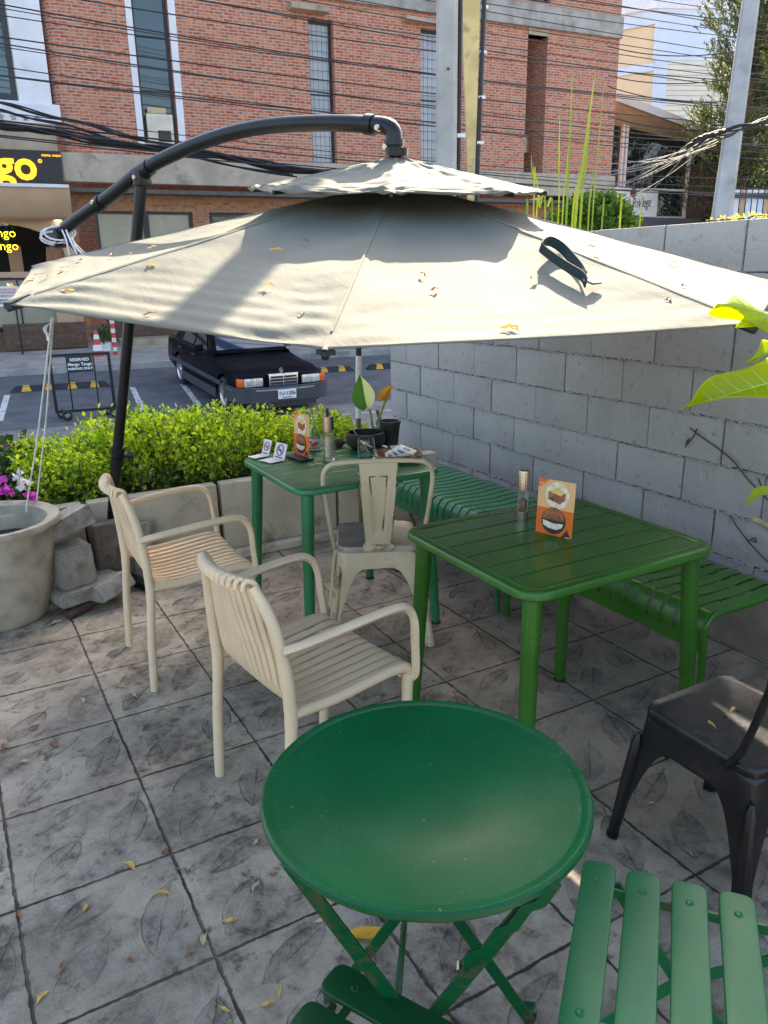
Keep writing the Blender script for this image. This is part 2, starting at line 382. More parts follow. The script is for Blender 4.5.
M['bark'] = mat('bark', (.085, .065, .05), .9, 0, .35, 9, bmp=.5, bscale=25)

# ------------------------------------------------------------------ ground, patio, street
g = MB(); g.quad((-400, -200, -1.25), (600, -200, -1.25), (600, 800, -1.25), (-400, 800, -1.25))
struct(g.build('ground', M['asphalt'], recalc=False))
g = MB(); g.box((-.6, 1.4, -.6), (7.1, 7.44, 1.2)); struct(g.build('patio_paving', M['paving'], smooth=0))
SA = R(8); SO = Vector((4, 12, 0)); SX = Vector((math.cos(SA), -math.sin(SA), 0)); SN = Vector((math.sin(SA), math.cos(SA), 0))
def sz(v): return -.62+.06*v if v > -1 else -.68
def st(uu, v, dz=0): q = SO+SX*uu+SN*v; return Vector((q.x, q.y, sz(v)+dz))
def strip(name, u0, u1, vs_, material, dz, parent=None):
    b = MB()
    for a, c in zip(vs_[:-1], vs_[1:]): b.quad(st(u0, a, dz), st(u1, a, dz), st(u1, c, dz), st(u0, c, dz))
    return struct(b.build(name, material, recalc=False))
strip('road', -60, 90, [-6.2, -1, 6.0], M['asphalt'], 0)
strip('parking_bay_surface', -60, 90, [.2, 4.85], M['asphalt_dark'], .004)
def solid(name, u0, u1, v0, v1, h, material, base=-.05):
    b = MB(); lo = [st(u0, v0, base), st(u1, v0, base), st(u1, v1, base), st(u0, v1, base)]
    hi = [st(u0, v0, h), st(u1, v0, h), st(u1, v1, h), st(u0, v1, h)]
    b.add(lo+hi, [(3, 2, 1, 0), (4, 5, 6, 7), (0, 1, 5, 4), (1, 2, 6, 5), (2, 3, 7, 6), (3, 0, 4, 7)]); return struct(b.build(name, material, smooth=0))
solid('kerb', -60, 90, 4.85, 5.02, .13, M['concrete'])
solid('far_pavement', -60, 90, 5.023, 12.0, .126, M['pavement'])
solid('near_pavement', -60, 90, -6.8, -4.6, .12, M['pavement'], -.2)
b = MB()
for uu in (-3.56, -1.42, -.50, 3.92, 6.1, 8.3):
    b.quad(st(uu, .85, .008), st(uu+.1, .85, .008), st(uu+.1, 2.9, .008), st(uu, 2.9, .008))
struct(b.build('parking_markings', M['roadpaint'], recalc=False))
b = MB(); b.quad(st(-60, -.62, .005), st(90, -.62, .005), st(90, -.46, .005), st(-60, -.46, .005))
struct(b.build('road_edge_marking', M['roadpaint_faint'], recalc=False))
# rubber wheel stops across the heads of the bays
def wheel_stop(u0, lab):
    t = thing('wheel_stop', lab, 'wheel stop', st(u0+.86, 3.15), 'wheel stops at the head of the parking bays')
    L = 1.72; prof = [(-.075, 0), (.075, 0), (.05, .10), (-.05, .10)]
    b = MB()
    def P(uu, q): c = st(u0+uu, 3.15+q[0], q[1]+.006); return c
    xs = [(0, .15), (.1, 1), (L-.1, 1), (L, .15)]
    rings = [[P(x, (q[0], q[1]*k)) for q in prof] for x, k in xs]
    b.add([q for r in rings for q in r], [(i*4+j, i*4+(j+1) % 4, (i+1)*4+(j+1) % 4, (i+1)*4+j) for i in range(3) for j in range(4)]+[(3, 2, 1, 0), (12, 13, 14, 15)])
    b.build('rubber_body', M['rubber'], t, smooth=20)
    for k in range(4):
        b = MB(); a = .19+k*.39; c = a+.17
        if not (u0+a > -60): continue
        f0 = [P(a, (-.0735, .008)), P(c, (-.0735, .008)), P(c-.03, (-.0525, .092)), P(a+.03, (-.0525, .092))]
        f1 = [q-SN*.004+Vector((0, 0, .002)) for q in f0]
        t0 = [P(a+.03, (-.0505, .1015)), P(c-.03, (-.0505, .1015)), P(c-.03, (.0505, .1015)), P(a+.03, (.0505, .1015))]
        b.add(f0+f1, [(4, 5, 6, 7), (0, 1, 5, 4), (1, 2, 6, 5), (2, 3, 7, 6), (3, 0, 4, 7)]); b.add(t0, [(0, 1, 2, 3)])
        b.build('yellow_patch', M['yellow_paint'], t, smooth=0)
wheel_stop(-3.47, 'black and yellow rubber wheel stop behind the wheeled reserved sign frame')
wheel_stop(1.40, 'black and yellow rubber wheel stop just right of the black car bonnet')
wheel_stop(3.41, 'black and yellow rubber wheel stop meeting the end of the block wall')

# ------------------------------------------------------------------ block wall on the right
def wall_mat():
    m, t, b = new_mat('painted_block'); X.t = t; P = coords(t)
    gm = t.nodes.new('ShaderNodeNewGeometry'); isl = X(gm.outputs['Random Per Island'])
    n1 = X(noise(t, P, 2.0, 6, .6)); n2 = X(noise(t, P, 26, 5, .65)); n3 = X(noise(t, P, 5, 8, .7, .4))
    c = mixc(t, sstep(isl, 0, 1), (.36, .342, .318), (.415, .395, .365)); c = mixc(t, sstep(n1, .35, .7)*.6, c, (.47, .445, .41))
    mp = t.nodes.new('ShaderNodeMapping'); mp.inputs['Scale'].default_value = (6, 6, .5); t.links.new(P, mp.inputs[0])
    c = mixc(t, sstep(X(noise(t, mp.outputs[0], 2.2, 6, .65)), .6, .74)*.5, c, (.55, .55, .54))   # lime runs
    c = mixc(t, sstep(n3, .58, .75)*.5, c, (.27, .255, .235)); c = mixc(t, (1-sstep(n2, .30, .42))*.6, c, (.20, .19, .18))
    t.links.new(c, b.inputs['Base Color']); b.inputs['Roughness'].default_value = .8; bump(t, b, n2+n1*.6+X(noise(t, P, 90, 4, .7))*.5, .75, .010); return m
M['block'] = wall_mat(); M['mortar'] = mat('dark_mortar', (.17, .165, .16), .9, 0, .5, 30, bmp=.9, bscale=45, dirt=(.05, .048, .045), dscale=14, dlo=.48, dhi=.62)
WX, DZ, K4 = 2.955, .2065, .2966
t = thing('block_wall', 'long grey painted concrete block wall behind the benches', 'wall', (WX+.05, 2, 0))
b = MB(); b.box((WX+.055, 1.9, .37), (.09, 6.5, 2.74)); core = b.build('mortar_core', M['mortar'], t, smooth=0)
b = MB()
for k in range(-4, 7):
    z0 = K4+k*DZ; off = 2.209 if k % 2 == 0 else 2.209+.19
    y = off-.42*9
    while y < 5.3:
        wv = .42; y0, y1 = max(y, -1.35), min(y+wv, 5.152)
        if y1-y0 > .06:
            g1 = rnd.uniform(.0012, .006); g2 = rnd.uniform(.001, .0055); ox = rnd.uniform(-.0035, .0035)
            b.box((WX+.05+ox, (y0+y1)/2+rnd.uniform(-.002, .002), z0+DZ/2+rnd.uniform(-.001, .001)), (.1, y1-y0-2*g1, DZ-2*g2), rotm(rnd.uniform(-.004, .004), rnd.uniform(-.003, .003), rnd.uniform(-.003, .003)), bev=rnd.uniform(.002, .006))
        y += wv
b.build('blocks', M['block'], t, smooth=30, merge=False)
# mortar squeezed out and left rough along the joints
b = MB()
for k in range(-1, 6):
    z = K4+k*DZ
    for i in range(900):
        y = rnd.uniform(-1.2, 5.1); r = rnd.uniform(.0015, .0048)
        b.box((WX-.002, y, z+rnd.uniform(-.005, .005)), (.012, r*rnd.uniform(1.5, 5), r*1.3), rotm(0, rnd.uniform(-.5, .5), rnd.uniform(-.5, .5)), bev=.0015)
b.build('mortar_droppings', M['block'], t, smooth=0, merge=False)
b = MB(); b.box((2.858, 1.9, .13), (.19, 6.2, .264), bev=.012); b.build('footing', mat('footing_concrete', (.24, .19, .155), .9, 0, .25, 4, bmp=.4, bscale=40, dirt=(.10, .08, .06), dscale=3), t)

# ------------------------------------------------------------------ planter and hedge at the head of the patio
M['planter'] = mat('stained_planter_concrete', (.60, .50, .36), .85, 0, .12, 3, bmp=.3, bscale=40, dirt=(.30, .22, .14), dscale=5, dlo=.5, dhi=.75)
t = thing('planter_wall', 'low stained concrete planter wall under the yellow green hedge', 'planter', (1.2, 4.15, 0))
for k, (x0, x1) in enumerate(((-.75, .52), (.545, 1.24), (1.265, 1.98), (2.0, 2.72))):
    b = MB(); b.box(((x0+x1)/2, 4.19, .215), (x1-x0, .09, .43), rotm(rnd.uniform(-.006, .006), rnd.uniform(-.02, .02)), bev=.012); b.build('slab', M['planter'], t)
b = MB(); b.box((1.0, 4.62, .16), (3.5, .76, .32)); b.build('soil', mat('dark_soil', (.035, .026, .018), .95, 0, .4, 12, bmp=.8, bscale=30), t, smooth=0)
b = MB(); b.box((1.75, 4.095, .022), (1.25, .07, .044), rotm(.02), bev=.01); b.build('base_strip', M['planter'], t)
def leaf_quads(b, pts, dirs, size, aspect=.5, fold=.25):
    """one small folded leaf per point"""
    for p, d in zip(pts, dirs):
        d = d.normalized(); s = d.orthogonal(); s.rotate(Matrix.Rotation(rnd.uniform(0, 6.283), 3, d)); n = d.cross(s); L = size*rnd.uniform(.6, 1.3); W = L*aspect
        b.add([p, p+d*L*.5+s*W*.5+n*W*fold, p+d*L, p+d*L*.5-s*W*.5+n*W*fold], [(0, 1, 2), (0, 2, 3)])
def rv(k=1): return Vector((rnd.gauss(0, k), rnd.gauss(0, k), rnd.gauss(0, k)))
M['hedge'] = leafmat('golden_hedge_leaf_lit', [(.09, .17, .012), (.25, .36, .02), (.44, .54, .04), (.58, .62, .06)], .45)  # golden leaf, brightened in place of sunlight on the hedge top
M['hedge_low'] = leafmat('golden_hedge_leaf_shaded', [(.035, .075, .008), (.10, .17, .013), (.20, .27, .018)], .35)  # darker copy of the same leaf, shade painted into the lower hedge
t = thing('hedge', 'clipped golden green hedge growing in the low planter', 'hedge', (1.0, 4.6, .3))
def top(x): return np.interp(x, [-.5, .3, .9, 1.35, 1.8, 2.2, 2.45], [.55, .60, .715, .700, .635, .575, .47])
b = MB(); b2 = MB(); stem = MB()
for i in range(1250):
    x = rnd.uniform(.26, 2.36); yy = rnd.uniform(4.26, 4.98); tp = top(x)+.03*math.sin(x*9)+.02*math.sin(x*23+yy*5)-.10*max(0, abs(yy-4.6)-.22)/.15
    z = .30+(tp-.30)*rnd.random()**.45; dz = rnd.uniform(.0, .05) if z > tp-.06 else 0
    fr_ = max(0, 4.36-yy)
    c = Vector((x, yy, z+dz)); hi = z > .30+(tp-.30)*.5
    n = 22 if hi else 20
    axis = (Vector((0, -.35 if yy < 4.5 else .2, 1))+rv(.35)).normalized()
    pts = []; ds = []
    for k in range(n):
        q = rnd.random(); pts.append(c+axis*(q-.55)*.15+rv(.022)); ds.append(axis*.6+rv(.75))
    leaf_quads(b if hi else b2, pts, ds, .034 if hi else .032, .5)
    stem.tube([c-axis*.09, c+axis*.04], .002, 4, cap=False)
for i in range(60):
    x = rnd.uniform(.35, 2.3); yy = rnd.uniform(4.4, 4.85); stem.tube(smoothpath([(x, yy, .3), (x+rnd.uniform(-.05, .05), yy, .45), (x+rnd.uniform(-.1, .1), yy+rnd.uniform(-.1, .1), top(x)-.05)], 3), .006, 5, cap=False)
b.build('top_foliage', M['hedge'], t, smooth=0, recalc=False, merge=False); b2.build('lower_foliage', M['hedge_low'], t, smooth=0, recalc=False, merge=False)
stem.build('stems', M['bark'], t, merge=False, recalc=False)
M['concrete_warm'] = mat('warm_weathered_concrete', (.44, .37, .29), .85, 0, .2, 1.6, bmp=.3, bscale=30, dirt=(.24, .20, .16), dscale=1.6, dlo=.5, dhi=.75)
# ------------------------------------------------------------------ buildings across the street (local x along the front, y into the building)
FO = Vector((2.27, 20.1, 0)); FA = R(-4)
FD = Vector((math.cos(FA), math.sin(FA), 0)); FN = Vector((-math.sin(FA), math.cos(FA), 0))
def onfac(u, v, off=0):
    P = meet(u, v, FO-FN*off, FN); d = P-FO; return d.dot(FD), P.z
def fworld(s, y, z): return FO+FD*s+FN*y+Vector((0, 0, z))
def facade(b, s0, s1, z0, z1, ops, y=0, dep=.3):
    """wall face with real openings and their reveals"""
    xs = sorted({s0, s1}|{q for o in ops for q in (o[0], o[1])}); zs = sorted({z0, z1}|{q for o in ops for q in (o[2], o[3])})
    for i in range(len(xs)-1):
        for j in range(len(zs)-1):
            cx, cz = (xs[i]+xs[i+1])/2, (zs[j]+zs[j+1])/2
            if any(o[0] < cx < o[1] and o[2] < cz < o[3] for o in ops): continue
            b.quad((xs[i], y, zs[j]), (xs[i+1], y, zs[j]), (xs[i+1], y, zs[j+1]), (xs[i], y, zs[j+1]))
    for a, c, e, f in ops:
        for p, q in (((a, e), (c, e)), ((c, e), (c, f)), ((c, f), (a, f)), ((a, f), (a, e))):
            b.quad((p[0], y, p[1]), (q[0], y, q[1]), (q[0], y+dep, q[1]), (p[0], y+dep, p[1]))
def window(par, s0, s1, z0, z1, y, glass, cols=1, rows=1, fwid=.05, sill=None, grille=None):
    f = MB()
    for a, c in (((s0+s1)/2, z0+fwid/2), ((s0+s1)/2, z1-fwid/2)): f.box((a, y, c), (s1-s0, .07, fwid))
    for a in (s0+fwid/2, s1-fwid/2): f.box((a, y, (z0+z1)/2), (fwid, .07, z1-z0-2*fwid-.002))
    for k in range(1, cols): f.box((s0+(s1-s0)*k/cols, y, (z0+z1)/2), (fwid*.7, .06, z1-z0-2*fwid-.004))
    for k in range(1, rows): f.box(((s0+s1)/2, y+.002, z0+(z1-z0)*k/rows), (s1-s0-2*fwid-.004, .05, fwid*.7))
    o = f.build('window', M['dark_frame'], par, smooth=0)
    p = MB(); p.box(((s0+s1)/2, y+.012, (z0+z1)/2), (s1-s0-2*fwid+.004, .012, z1-z0-2*fwid+.004)); p.build('pane', glass, o, smooth=0)
    if sill: q = MB(); q.box(((s0+s1)/2, y-.16, z0-.04), (s1-s0+.1, .3, .08)); q.build('sill', sill, o, smooth=0)
    if grille:
        q = MB(); n = int((z1-z0)/.21)
        for k in range(1, n): q.box(((s0+s1)/2, y-.06, z0+(z1-z0)*k/n), (s1-s0-.02, .008, .009))
        for k in range(1, 5): q.box((s0+(s1-s0)*k/5, y-.064, (z0+z1)/2), (.007, .008, z1-z0-.06))
        q.build('grille', grille, o, smooth=0)
    return o
B = thing('brick_building', 'red brick building with concrete bands and tall narrow windows across the street', 'building')
ops1 = [(2.66, 3.46, 4.5, 7.87), (6.82, 7.48, 4.203, 7.46), (9.92, 10.62, 4.26, 7.56), (13.28, 13.95, 4.203, 7.72)]
b = MB(); facade(b, 1.1, 16.5, 4.2, 7.9, ops1); ops2 = [(2.66, 3.46, 8.6, 11.4), (6.8, 8.0, 8.9, 11.4), (13.2, 14.0, 8.53, 10.6)]; facade(b, 1.1, 16.5, 8.45, 16.4, ops2)  # upper storeys rise out of view; height chosen for the shade they cast
b.quad((16.5, 0, 3.9), (16.5, 9, 3.9), (16.5, 9, 16.4), (16.5, 0, 16.4)); b.quad((1.1, 0, 16.4), (16.5, 0, 16.4), (16.5, 9, 16.4), (1.1, 9, 16.4))
b.quad((16.5, 9, -.3), (.8, 9, -.3), (.8, 9, 16.4), (16.5, 9, 16.4))
n = 8                                                        # rounded brick corner beside the white front
b.grid(lambda i, j: (1.1-.3*math.sin(i*math.pi/2), .3-.3*math.cos(i*math.pi/2), 4.2+12.2*j), n, 1)
b.build('wall', M['brick'], B, smooth=40, recalc=False)
b = MB(); b.grid(lambda i, j: (13.952+.75*i**1.6, .75-.75*math.sqrt(max(0, 1-(1-i)**2)) if False else .9*(1-i)**1.7, 4.2+3.5*j), 10, 1)
b = MB(); b.grid(lambda i, j: (13.955-.25*math.sin(i*1.4), .3+1.5*i, 4.203+3.51*j), 8, 1); b.build('rounded_wall', M['brick'], B, recalc=False)
b = MB(); b.quad((12.9, 1.8, 4.2), (14.3, 1.8, 4.2), (14.3, 1.8, 7.8), (12.9, 1.8, 7.8)); b.quad((13.27, .3, 4.2), (13.27, 1.8, 4.2), (13.27, 1.8, 7.75), (13.27, .3, 7.75))
b.build('recess_back', M['brick_brown'], B, recalc=False)  # darker brick here stands in for the shade inside the recess
b = MB(); b.box((13.6, .12, 7.79), (.66, .34, .14)); b.build('recess_lintel', M['concrete_tan'], B, smooth=0)
b = MB(); b.box((8.67, -.05, 3.9), (15.75, .22, .6), bev=.02); b.build('concrete_ledge', M['concrete_warm'], B, smooth=0)
b = MB(); b.box((8.75, .0, 8.175), (15.56, .2, .55), bev=.015); b.build('concrete_band', M['concrete'], B, smooth=0)
b = MB(); b.box((8.7, .6, 3.45), (15.6, 1.2, .09)); b.build('soffit', mat('dark_soffit', (.13, .12, .11), .8), B, smooth=0)
b = MB(); facade(b, 1.0, 16.4, 3.04, 3.40, [], .5); b.box((.7, .55, 1.35), (.62, .3, 3.4)); b.box((3.95, .62, 1.4), (.42, .25, 3.3)); b.box((9.2, .62, 1.4), (.6, .25, 3.3)); b.box((16.1, .62, 1.4), (.8, .25, 3.3))
b.build('ground_floor_brick', M['brick_orange'], B, smooth=0)
for (a, c, z0, z1) in ops1[:3]:
    gl = {2.66: M['teal_glass']}.get(a, M['pale_glass'])
    window(B, a+.02, c-.02, z0+.02, z1-.02, .2, gl, 1, 3 if a < 3 else 2, .05, M['concrete'] if a > 3 else None, M['dark_frame'] if a > 3 else None)
b = MB()                                                     # pale reveal round the first window
for x0, x1, z0, z1 in ((2.52, 2.66, 4.42, 7.9), (3.46, 3.62, 4.42, 7.9)):
    b.box(((x0+x1)/2, -.006, (z0+z1)/2), (x1-x0, .02, z1-z0))
b.build('window_surround', M['plaster_white'], B, smooth=0)
window(B, 2.68, 3.44, 8.62, 11.38, .2, M['teal_glass']); window(B, 13.22, 13.98, 8.55, 10.58, .15, M['dark_glass'], 2); window(B, 6.82, 7.98, 8.92, 11.38, .2, M['dark_glass'], 2)
for c_, d_ in (((6.8, -.13, 7.62), (.95, .3, .12)), ((10.0, -.1, 7.68), (1.2, .24, .1))): b = MB(); b.box(c_, d_); b.build('window_hood', M['concrete_tan'], B, smooth=0)
for o_ in ops2[3:]: window(B, o_[0]+.02, o_[1]-.02, o_[2]+.02, o_[3]-.02, .2, M['dark_glass'], 2, 2)
# shop windows under the ledge
window(B, 1.44, 2.6, .62, 3.04, .62, M['beige_blind'], 1, 1, .06); window(B, 2.62, 3.72, .62, 3.04, .62, M['beige_blind'], 1, 1, .06)
window(B, 4.2, 6.4, .1, 3.04, .62, M['dark_glass'], 2, 1, .06); window(B, 6.42, 8.88, .1, 3.04, .62, M['dark_glass'], 2, 1, .06); window(B, 9.52, 15.68, .1, 3.04, .62, M['dark_glass'], 5, 1, .06)
b = MB(); b.box((2.58, .6, .28), (2.3, .2, .66)); b.build('low_wall', M['brick_brown'], B, smooth=0)
b = MB()
for k in range(3): b.box((8.9, -.1-.45*k, -.04-.13*k), (14.6, .95, .26), bev=.015)
b.build('front_steps', M['concrete_tan'], B, smooth=0)
B.location = FO; B.rotation_euler = (0, 0, FA)
# air conditioner in the recess
a = thing('air_conditioner', 'small grey outdoor air conditioner unit hung inside the tall brick recess', 'air conditioner')
b = MB(); b.box((0, 0, 0), (.62, .3, .5), bev=.03); b.build('casing', M['steel'], a); b = MB(); b.lathe([(.0, -.01), (.19, -.01), (.2, .0), (.2, .012)], 20, (-.08, -.152, 0), rotm(0, R(90))); b.build('fan_grille', M['dark_frame'], a)
b = MB(); b.box((-.2, .1, -.28), (.04, .4, .05)); b.box((.2, .1, -.28), (.04, .4, .05)); b.build('bracket', M['dark_frame'], a, smooth=0)
a.location = fworld(13.45, .55, 5.05); a.rotation_euler = (0, 0, FA)

t = thing('air_conditioner', 'cream air conditioner unit at the foot of the tall white edged window', 'air conditioner')
b = MB(); b.box((0, 0, 0), (.60, .16, .62), bev=.02); cs = b.build('casing', mat('cream_casing', (.66, .60, .47), .5), t)
for k in range(7): b = MB(); b.box((-.02, -.082, .24-.035*k), (.48, .012, .012)); b.build('louvre', M['cream_wall'], cs, smooth=0)
b = MB(); b.box((.08, -.083, -.16), (.30, .012, .24)); b.build('fan_grille', M['dark_frame'], cs, smooth=0); b = MB(); b.box((-.05, 0, .38), (.42, .14, .13), bev=.02); b.build('top_box', mat('tan_box', (.52, .40, .22), .6), cs)
t.location = fworld(3.06, .09, 4.82); t.rotation_euler = (0, 0, FA)
# the white fronted shop building at the left
S = thing('shop_building', 'white rendered shop building with black sign band at the left edge', 'building')
b = MB(); facade(b, -6, .755, 5.16, 11.5, [(-1.6, .1, 5.2, 8.3)], -.02, .3); b.quad((.755, -.02, 4.75), (.755, 9, 4.75), (.755, 9, 11.5), (.755, -.02, 11.5)); b.quad((-6, -.02, 11.5), (.755, -.02, 11.5), (.755, 9, 11.5), (-6, 9, 11.5))
b.quad((.755, 9, -.3), (-6, 9, -.3), (-6, 9, 11.5), (.755, 9, 11.5))
b.box((-2.55, .05, 4.96), (6.9, .3, .40), bev=.02); b.build('wall', M['plaster_white'], S, smooth=0)
b = MB()
for k in range(5): b.prism([(.075*math.cos(R(90+72*q+(36 if h else 0)))*(.42 if h else 1), .075*math.sin(R(90+72*q+(36 if h else 0)))*(.42 if h else 1)) for q in range(5) for h in (0, 1)], 0, .02, rotm(0, R(90)), (-.55+.24*k, -.105, 4.86))
b.build('star_ornament', M['concrete'], S, smooth=0)
window(S, -1.58, .08, 5.22, 8.28, .06, M['teal_glass'], 1, 2, .12)
b = MB(); b.box((-2.6, .0, 4.48), (6.7, .3, .54)); b.build('tan_band', M['concrete_tan'], S, smooth=0)
b = MB(); b.box((-2.6, -.2, 3.835), (6.72, .22, .72), bev=.01); sg = b.build('sign_board', M['sign_black'], S, smooth=0)
text('sign_text', 'tango', .84, frame((.25, -.335, 3.86), (1, 0, 0), (0, 0, 1)), M['sign_yellow'], sg, .02, 0, 'RIGHT', .022)
b = MB(); b.lathe([(.028, -.006), (.042, -.006), (.042, .006), (.028, .006), (.028, -.006)], 18, (.33, -.32, 3.98), rotm(0, R(90))); b.build('registered_mark', M['sign_yellow'], sg); text('registered_letter', 'R', .055, frame((.33, -.318, 3.98), (1, 0, 0), (0, 0, 1)), M['sign_yellow'], sg, .003)
b = MB(); rr_ = random.Random(3)                            # the row of small curly script letters
for k in range(10):
    x = .38+k*.037+(.03 if k > 4 else 0); p = [(x, -.318, 4.08), (x+.004, -.318, 4.115), (x+.018, -.318, 4.12), (x+.024, -.318, 4.10), (x+.024, -.318, 4.08)]
    if k % 3 == 1: p = p+[(x+.01, -.318, 4.085), (x+.03, -.318, 4.075)]
    b.tube(p, .0045, 4)
b.build('script_lettering', M['sign_yellow'], sg, smooth=0)
b = MB(); b.grid(lambda i, j: (-6+6.84*i, -.55+.5*(1-math.cos(j*math.pi*.5)) if False else -.62+.30*j**2, 3.42-.64*j), 1, 8)
b.quad((-6, -.62, 3.42), (.84, -.62, 3.42), (.84, .1, 3.46), (-6, .1, 3.46)); b.quad((.84, -.62, 3.42), (.84, -.32, 2.78), (.84, .3, 2.78), (.84, .3, 3.42)); b.quad((-6, -.32, 2.78), (.84, -.32, 2.78), (.84, .5, 2.78), (-6, .5, 2.78))
b.build('curved_fascia', M['tan_panel'], S, smooth=60, recalc=False)
b = MB(); b.box((-2.6, -.63, 3.45), (6.86, .1, .07), bev=.01); b.build('fascia_trim', M['plaster_white'], S, smooth=0)
# arch over the shop mouth, dark room behind, low shop front
ac = -1.0; arx, arz = 1.62, .72
b = MB(); N_ = 20; ap = [(ac+arx*math.cos(math.pi*k/N_), 2.03+arz*math.sin(math.pi*k/N_)) for k in range(N_+1)]
for k in range(N_): b.add([(ap[k][0], .0, ap[k][1]), (ap[k+1][0], .0, ap[k+1][1]), (ap[k+1][0], .0, 2.785), (ap[k][0], .0, 2.785)], [(0, 1, 2, 3)]); b.quad((ap[k][0], 0, ap[k][1]), (ap[k+1][0], 0, ap[k+1][1]), (ap[k+1][0], .3, ap[k+1][1]), (ap[k][0], .3, ap[k][1]))
b.quad((.62, 0, .4), (.84, 0, .4), (.84, 0, 2.785), (.62, 0, 2.785)); b.quad((.84, 0, -.3), (.84, .6, -.3), (.84, .6, 2.785), (.84, 0, 2.785)); b.quad((.62, 0, .4), (.62, .3, .4), (.62, .3, 2.03), (.62, 0, 2.03))
b.build('arch_wall', M['tan_panel'], S, smooth=0, recalc=False)
b = MB(); b.quad((-6, 2.5, -.3), (.8, 2.5, -.3), (.8, 2.5, 2.8), (-6, 2.5, 2.8)); b.quad((.75, .3, -.3), (.75, 2.5, -.3), (.75, 2.5, 2.8), (.75, .3, 2.8)); b.build('room', M['dark_inside'], S, smooth=0, recalc=False)
b = MB(); b.box((-.4, 1.9, 1.2), (.3, .2, 2.2)); b.box((.30, 1.2, 1.6), (.14, .1, 1.3), rotm(0, 0, .1)); b.build('room_fittings', M['tan_panel'], S, smooth=0)
window(S, -2.6, .58, .42, 1.55, .12, M['beige_blind'], 3, 1, .05)
b = MB(); b.box((-1.0, .08, 1.62), (3.2, .16, .12)); b.build('window_head', M['tan_panel'], S, smooth=0)
b = MB(); b.box((.46, -.03, 1.0), (.42, .06, 1.15)); b.build('tan_panel', M['tan_panel'], S, smooth=0)
b = MB(); b.box((-2.5, -.12, .02), (6.66, .6, .72)); b.box((-.05, -.22, .26), (1.75, .5, .55)); b.build('brick_base', M['brick_brown'], S, smooth=0)
b = MB(); b.box((-2.6, -.75, -.32), (7.2, 1.2, .28), bev=.02); b.build('step', M['concrete'], S, smooth=0)
for k, (s_, z_) in enumerate(((-.02, 2.52), (-.05, 2.24))):
    text('neon_text', ('mango', 'tango')[k], .27, frame((-.30+.02*k-.05, .31, z_), (1, 0, 0), (0, 0, 1)), M['neon'], S, .012, 0, 'RIGHT', -.004)
b = MB(); b.lathe([(0, 0), (.07, 0), (.08, .015), (.08, .03)], 16, (.55, -.1, 2.765)); b.build('ceiling_lamp', M['lamp_glow'], S)
M['plant_dark'] = leafmat('dark_leaf', [(.02, .045, .012), (.04, .085, .02), (.07, .13, .03)], .3)
b = MB()
for k in range(60):
    p = Vector((-.75+rnd.gauss(0, .18), .6+rnd.uniform(0, .4), 2.45+rnd.gauss(0, .16))); leaf_quads(b, [p], [rv(1)+Vector((0, -.3, -.6))], .16, .4)
b.build('foliage', M['plant_dark'], S, smooth=0, recalc=False, merge=False)
S.location = FO; S.rotation_euler = (0, 0, FA)
# meter box on the brick pillar
t = thing('meter_box', 'small grey electricity meter box on the orange brick pillar', 'meter box')
b = MB(); b.box((0, 0, 0), (.16, .1, .26), bev=.02); b.build('case', M['steel'], t); b = MB(); b.lathe([(0, 0), (.045, 0), (.05, .02)], 16, (0, -.07, .04), rotm(0, R(90))); b.build('dial', M['white_paint'], t); b = MB(); b.box((.0, -.02, -.28), (.3, .14, .16), bev=.05); b.build('cable_loop_box', M['black_sat'], t)
t.location = fworld(.74, .34, 2.45); t.rotation_euler = (0, 0, FA)
# white notice on a thin post in front of the shop
t = thing('notice_board', 'white notice with red and black lettering on a thin black post outside the shop', 'notice')
b = MB(); b.box((0, 0, 1.42), (.46, .03, .42), bev=.008); pl = b.build('plate', M['white_paint'], t, smooth=0); b = MB(); b.tube([(.12, .03, 0), (.12, .03, 1.3)], .02, 8); b.build('post', M['black_metal'], t)
M['red_text'] = mat('red_lettering', (.55, .06, .05), .6, 0, .02)
rr_ = random.Random(5); bb = [MB(), MB()]
for row, (zz, hh, k) in enumerate(((1.56, .05, 1), (1.50, .035, 0), (1.43, .05, 1), (1.34, .045, 0), (1.28, .04, 0))):
    x = -.17
    while x < .17:
        w_ = rr_.uniform(.02, .045); b_ = bb[k]
        b_.tube([(x, -.018, zz-hh/2), (x, -.018, zz+hh/2), (x+w_*.6, -.018, zz+hh/2), (x+w_*.6, -.018, zz-hh/2)], .005, 4); x += w_+.012
bb[0].build('lettering', M['black_text'], pl, smooth=0); bb[1].build('lettering', M['red_text'], pl, smooth=0)
t.location = fworld(-.72, -.9, -.25); t.rotation_euler = (0, 0, FA)

# ------------------------------------------------------------------ far right: pavilion, banner, apricot building, poles, pines
PV = thing('glass_pavilion', 'single storey pavilion with dark glass front and sloping metal roof beyond the brick corner', 'building')
zb = 2.6
b = MB(); b.add([(18.6, -.6, 7.12), (25.5, -.6, 5.75), (25.5, 8, 6.5), (18.6, 8, 7.9), (18.6, -.6, 6.86), (25.5, -.6, 5.55), (25.5, 8, 6.3), (18.6, 8, 7.7)], [(0, 1, 2, 3), (7, 6, 5, 4), (4, 5, 1, 0), (5, 6, 2, 1), (6, 7, 3, 2), (7, 4, 0, 3)]); b.build('roof', M['roof_metal'], PV, smooth=0)
b = MB(); b.add([(18.6, -.5, 6.84), (25.4, -.5, 5.53), (25.4, 1.2, 5.50), (18.6, 1.2, 6.30)], [(0, 1, 2, 3)]); b.box((22, 3.0, 6.0), (6.8, .2, .3)); b.build('soffit', M['soffit_tan'], PV, smooth=0, recalc=False)
b = MB(); b.box((22, 3.2, 2.7), (6.9, .3, 6.2)); b.build('room', M['dark_inside'], PV, smooth=0)
